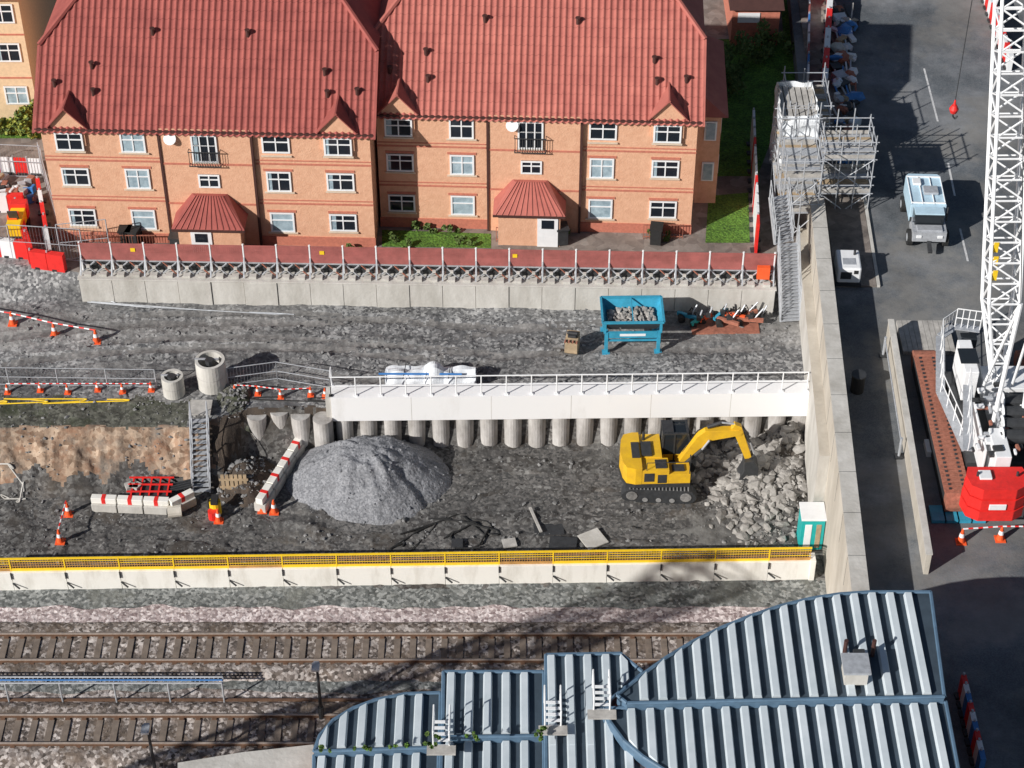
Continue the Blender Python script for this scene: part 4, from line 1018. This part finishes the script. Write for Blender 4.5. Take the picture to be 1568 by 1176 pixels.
for s in(-.8,.8): b.cyl((a.x+s,a.y,ZR+2.63),(a.x+s,a.y,ZR+2.85),.06,m_dark)
b.build('counterweight',e,bevel=.1)
b=MB()
for (u,v,z) in[((1440,515),(1440,600),ZR+1.1),((1440,600),(1480,690),ZR+1.2),((1462,500),(1500,505),ZR+2.9),((1482,590),(1482,690),ZR+2.7),((1440,515),(1462,500),ZR+1.1)]:
    a=P(*u,z);c=P(*v,z); n=4
    for i in range(n+1): w=a.lerp(c,i/n); b.cyl(w,w+V(0,0,1),.025,m_wpaint,n=5)
    for h in(.5,1): b.cyl(a+V(0,0,h),c+V(0,0,h),.025,m_wpaint,n=5)
    b.beam(a,c,.4,.04,m_galv)
b.build('walkway_rails',e)
def lattice(b,p0,p1,w,n,mat,r=.06,r2=.03,tap=4):
    p0=Vector(p0);p1=Vector(p1);d=(p1-p0);x=d.normalized(); u=Vector((1,0,0)); u=(u-x*u.dot(x)).normalized(); v=x.cross(u)
    def cor(t):
        k=w if n*t>tap else lerp(w*.3,w,n*t/tap)
        c=p0+d*t; return [c+(u*a+v*bb)*k/2 for a,bb in((-1,-1),(1,-1),(1,1),(-1,1))]
    pr=cor(0)
    for i in range(1,n+1):
        cu=cor(i/n)
        for k in range(4):
            b.cyl(pr[k],cu[k],r,mat,n=6,caps=False); j=(k+1)%4
            b.cyl(cu[k],cu[j],r2,mat,n=5,caps=False)
            if i%2: b.cyl(pr[k],cu[j],r2,mat,n=5,caps=False)
            else: b.cyl(pr[j],cu[k],r2,mat,n=5,caps=False)
        pr=cu
foot=P(1527,585,ZR+2.3); tip=P(1578,-538,33)
b=MB(); lattice(b,foot,tip,1.3,34,m_wpaint,.08,.045)
for t in(.17,.19,.21):
    c=foot.lerp(tip,t); b.box((c.x-.45,c.y-.7,c.z),(.2,.05,.5),m_yel)
b.build('lattice_boom',e)
b=MB(); top=foot+V(.2,-1.5,5.5)
for s in(-.6,.6): b.cyl(foot+V(s,-2.5,0),top+V(s*.6,0,0),.1,m_wpaint,n=8); b.cyl(foot+V(s,-.2,0),top+V(s*.6,0,0),.07,m_wpaint,n=8); b.cyl(top+V(s*.6,0,0),tip,.02,m_dark,n=4)
b.build('a_frame',e)
best=min(((P(1453,165,z)-tip).xy.length,z) for z in np.linspace(ZR,25,300)); hz=best[1]
b=MB(); hp=Vector((tip.x,tip.y,hz)); b.cyl(hp+V(0,0,.3),Vector((tip.x,tip.y,tip.z)),.02,m_dark,n=5)
b.cyl(hp+V(0,0,-.2),hp+V(0,0,0),.15,m_red,r1=.22,n=14);b.cyl(hp,hp+V(0,0,.2),.22,m_red,r1=.12,n=14); b.cyl(hp+V(0,0,.2),hp+V(0,0,.5),.08,m_red,r1=.03,n=10)
b.tube([hp+V(0,0,-.2),hp+V(0,0,-.4),hp+V(.12,0,-.55),hp+V(.22,0,-.4)],.04,m_dark); b.build('hook_block',e)
b=MB()
for i in range(10):
    p=P(1382+i*8,512,ZR+.3); b.box((p.x,p.y,ZR+.12),(.22,2.2,.2),m_woodg)
p=P(1425,690,ZR); b.box((p.x,p.y,ZR+.15),(.5,.8,.3),m_wpaint)
for i in range(4): p=P(1435+i*20,790,ZR); b.box((p.x,p.y,ZR+.1),(.6,.9,.16),m_blue)
b.build('timber_crane_mats')
p=P(1545,780,ZR); b=MB(); b.box((p.x,p.y,ZR+.4),(1.0,1.0,.8),m_conc); b.box((p.x+.3,p.y,ZR+.85),(.3,.6,.12),m_dark); b.build('concrete_kentledge_block',bevel=.03)
b=MB()
p=P(1352,545,ZR);q=P(1376,700,ZR); b.cyl(p+V(0,0,.9),q+V(0,0,.9),.035,m_galv)
for u in(p,q): b.cyl(u,u+V(0,0,1.1),.06,m_galv); b.box(u+V(0,0,.05),(.3,.3,.1),m_dark)
b.build('height_barrier')
p=P(1312,598,ZR); b=MB(); b.cyl((p.x,p.y,ZR),(p.x,p.y,ZR+.9),.3,m_black,n=14); b.cyl((p.x,p.y,ZR+.9),(p.x,p.y,ZR+.96),.33,m_dark,n=14); b.build('litter_bin')
# ---------------------------------------------------------------- second crane standing south-west of the tracks
el=math.radians(29); az=Vector((.79,.61,0)).normalized()
tA=P(640,1060,0); tB=P(1135,870,0); dd=(tB-tA).normalized(); base=tA-dd*29
hT=27; tp=tB-az*(hT/math.tan(el)); tp=Vector((tp.x,tp.y,hT))
e=empty('lattice_boom_crane',(0,0,0)); b=MB(); lattice(b,base+V(0,0,1.8),tp,1.7,20,m_wpaint,.14,.08); b.build('lattice_boom',e)
b=MB(); b.box((base.x-.0,base.y+1.5,1.6),(2.6,5,1.4),m_wpaint); b.box((base.x,base.y+4.2,1.7),(3,1.2,1.6),m_red)
for s in(-1.8,1.8): b.box((base.x+s,base.y+1,.5),(.8,6,.9),m_dark)
b.build('crawler_base',e,bevel=.05)
# ---------------------------------------------------------------- light, sky, camera
dv=Vector((az.x*math.cos(el),az.y*math.cos(el),-math.sin(el)))
sl=bpy.data.lights.new('sun','SUN'); sl.energy=5.0; sl.angle=math.radians(.5); sl.color=(1,.965,.92)
so=bpy.data.objects.new('sun',sl); scene.collection.objects.link(so); so.rotation_euler=dv.to_track_quat('-Z','Y').to_euler(); so.location=(-40,-60,60)
w=bpy.data.worlds.new('World'); scene.world=w; w.use_nodes=True; nt=w.node_tree
bg=nt.nodes['Background']; sk=nt.nodes.new('ShaderNodeTexSky'); sk.sky_type='NISHITA'; sk.sun_disc=False; sk.sun_elevation=el; sk.sun_rotation=math.atan2(-az.x,-az.y)%(2*math.pi)
nt.links.new(sk.outputs[0],bg.inputs[0]); bg.inputs[1].default_value=.05
cam=bpy.data.cameras.new('camera'); cam.sensor_width=36; cam.lens=36*F/1568; cam.clip_end=2000; cam.clip_start=1
co=bpy.data.objects.new('camera',cam); scene.collection.objects.link(co); co.location=C; co.rotation_euler=(math.radians(90-41),0,0)
scene.camera=co
scene.view_settings.view_transform='Standard'; scene.view_settings.look='None'; scene.view_settings.exposure=0
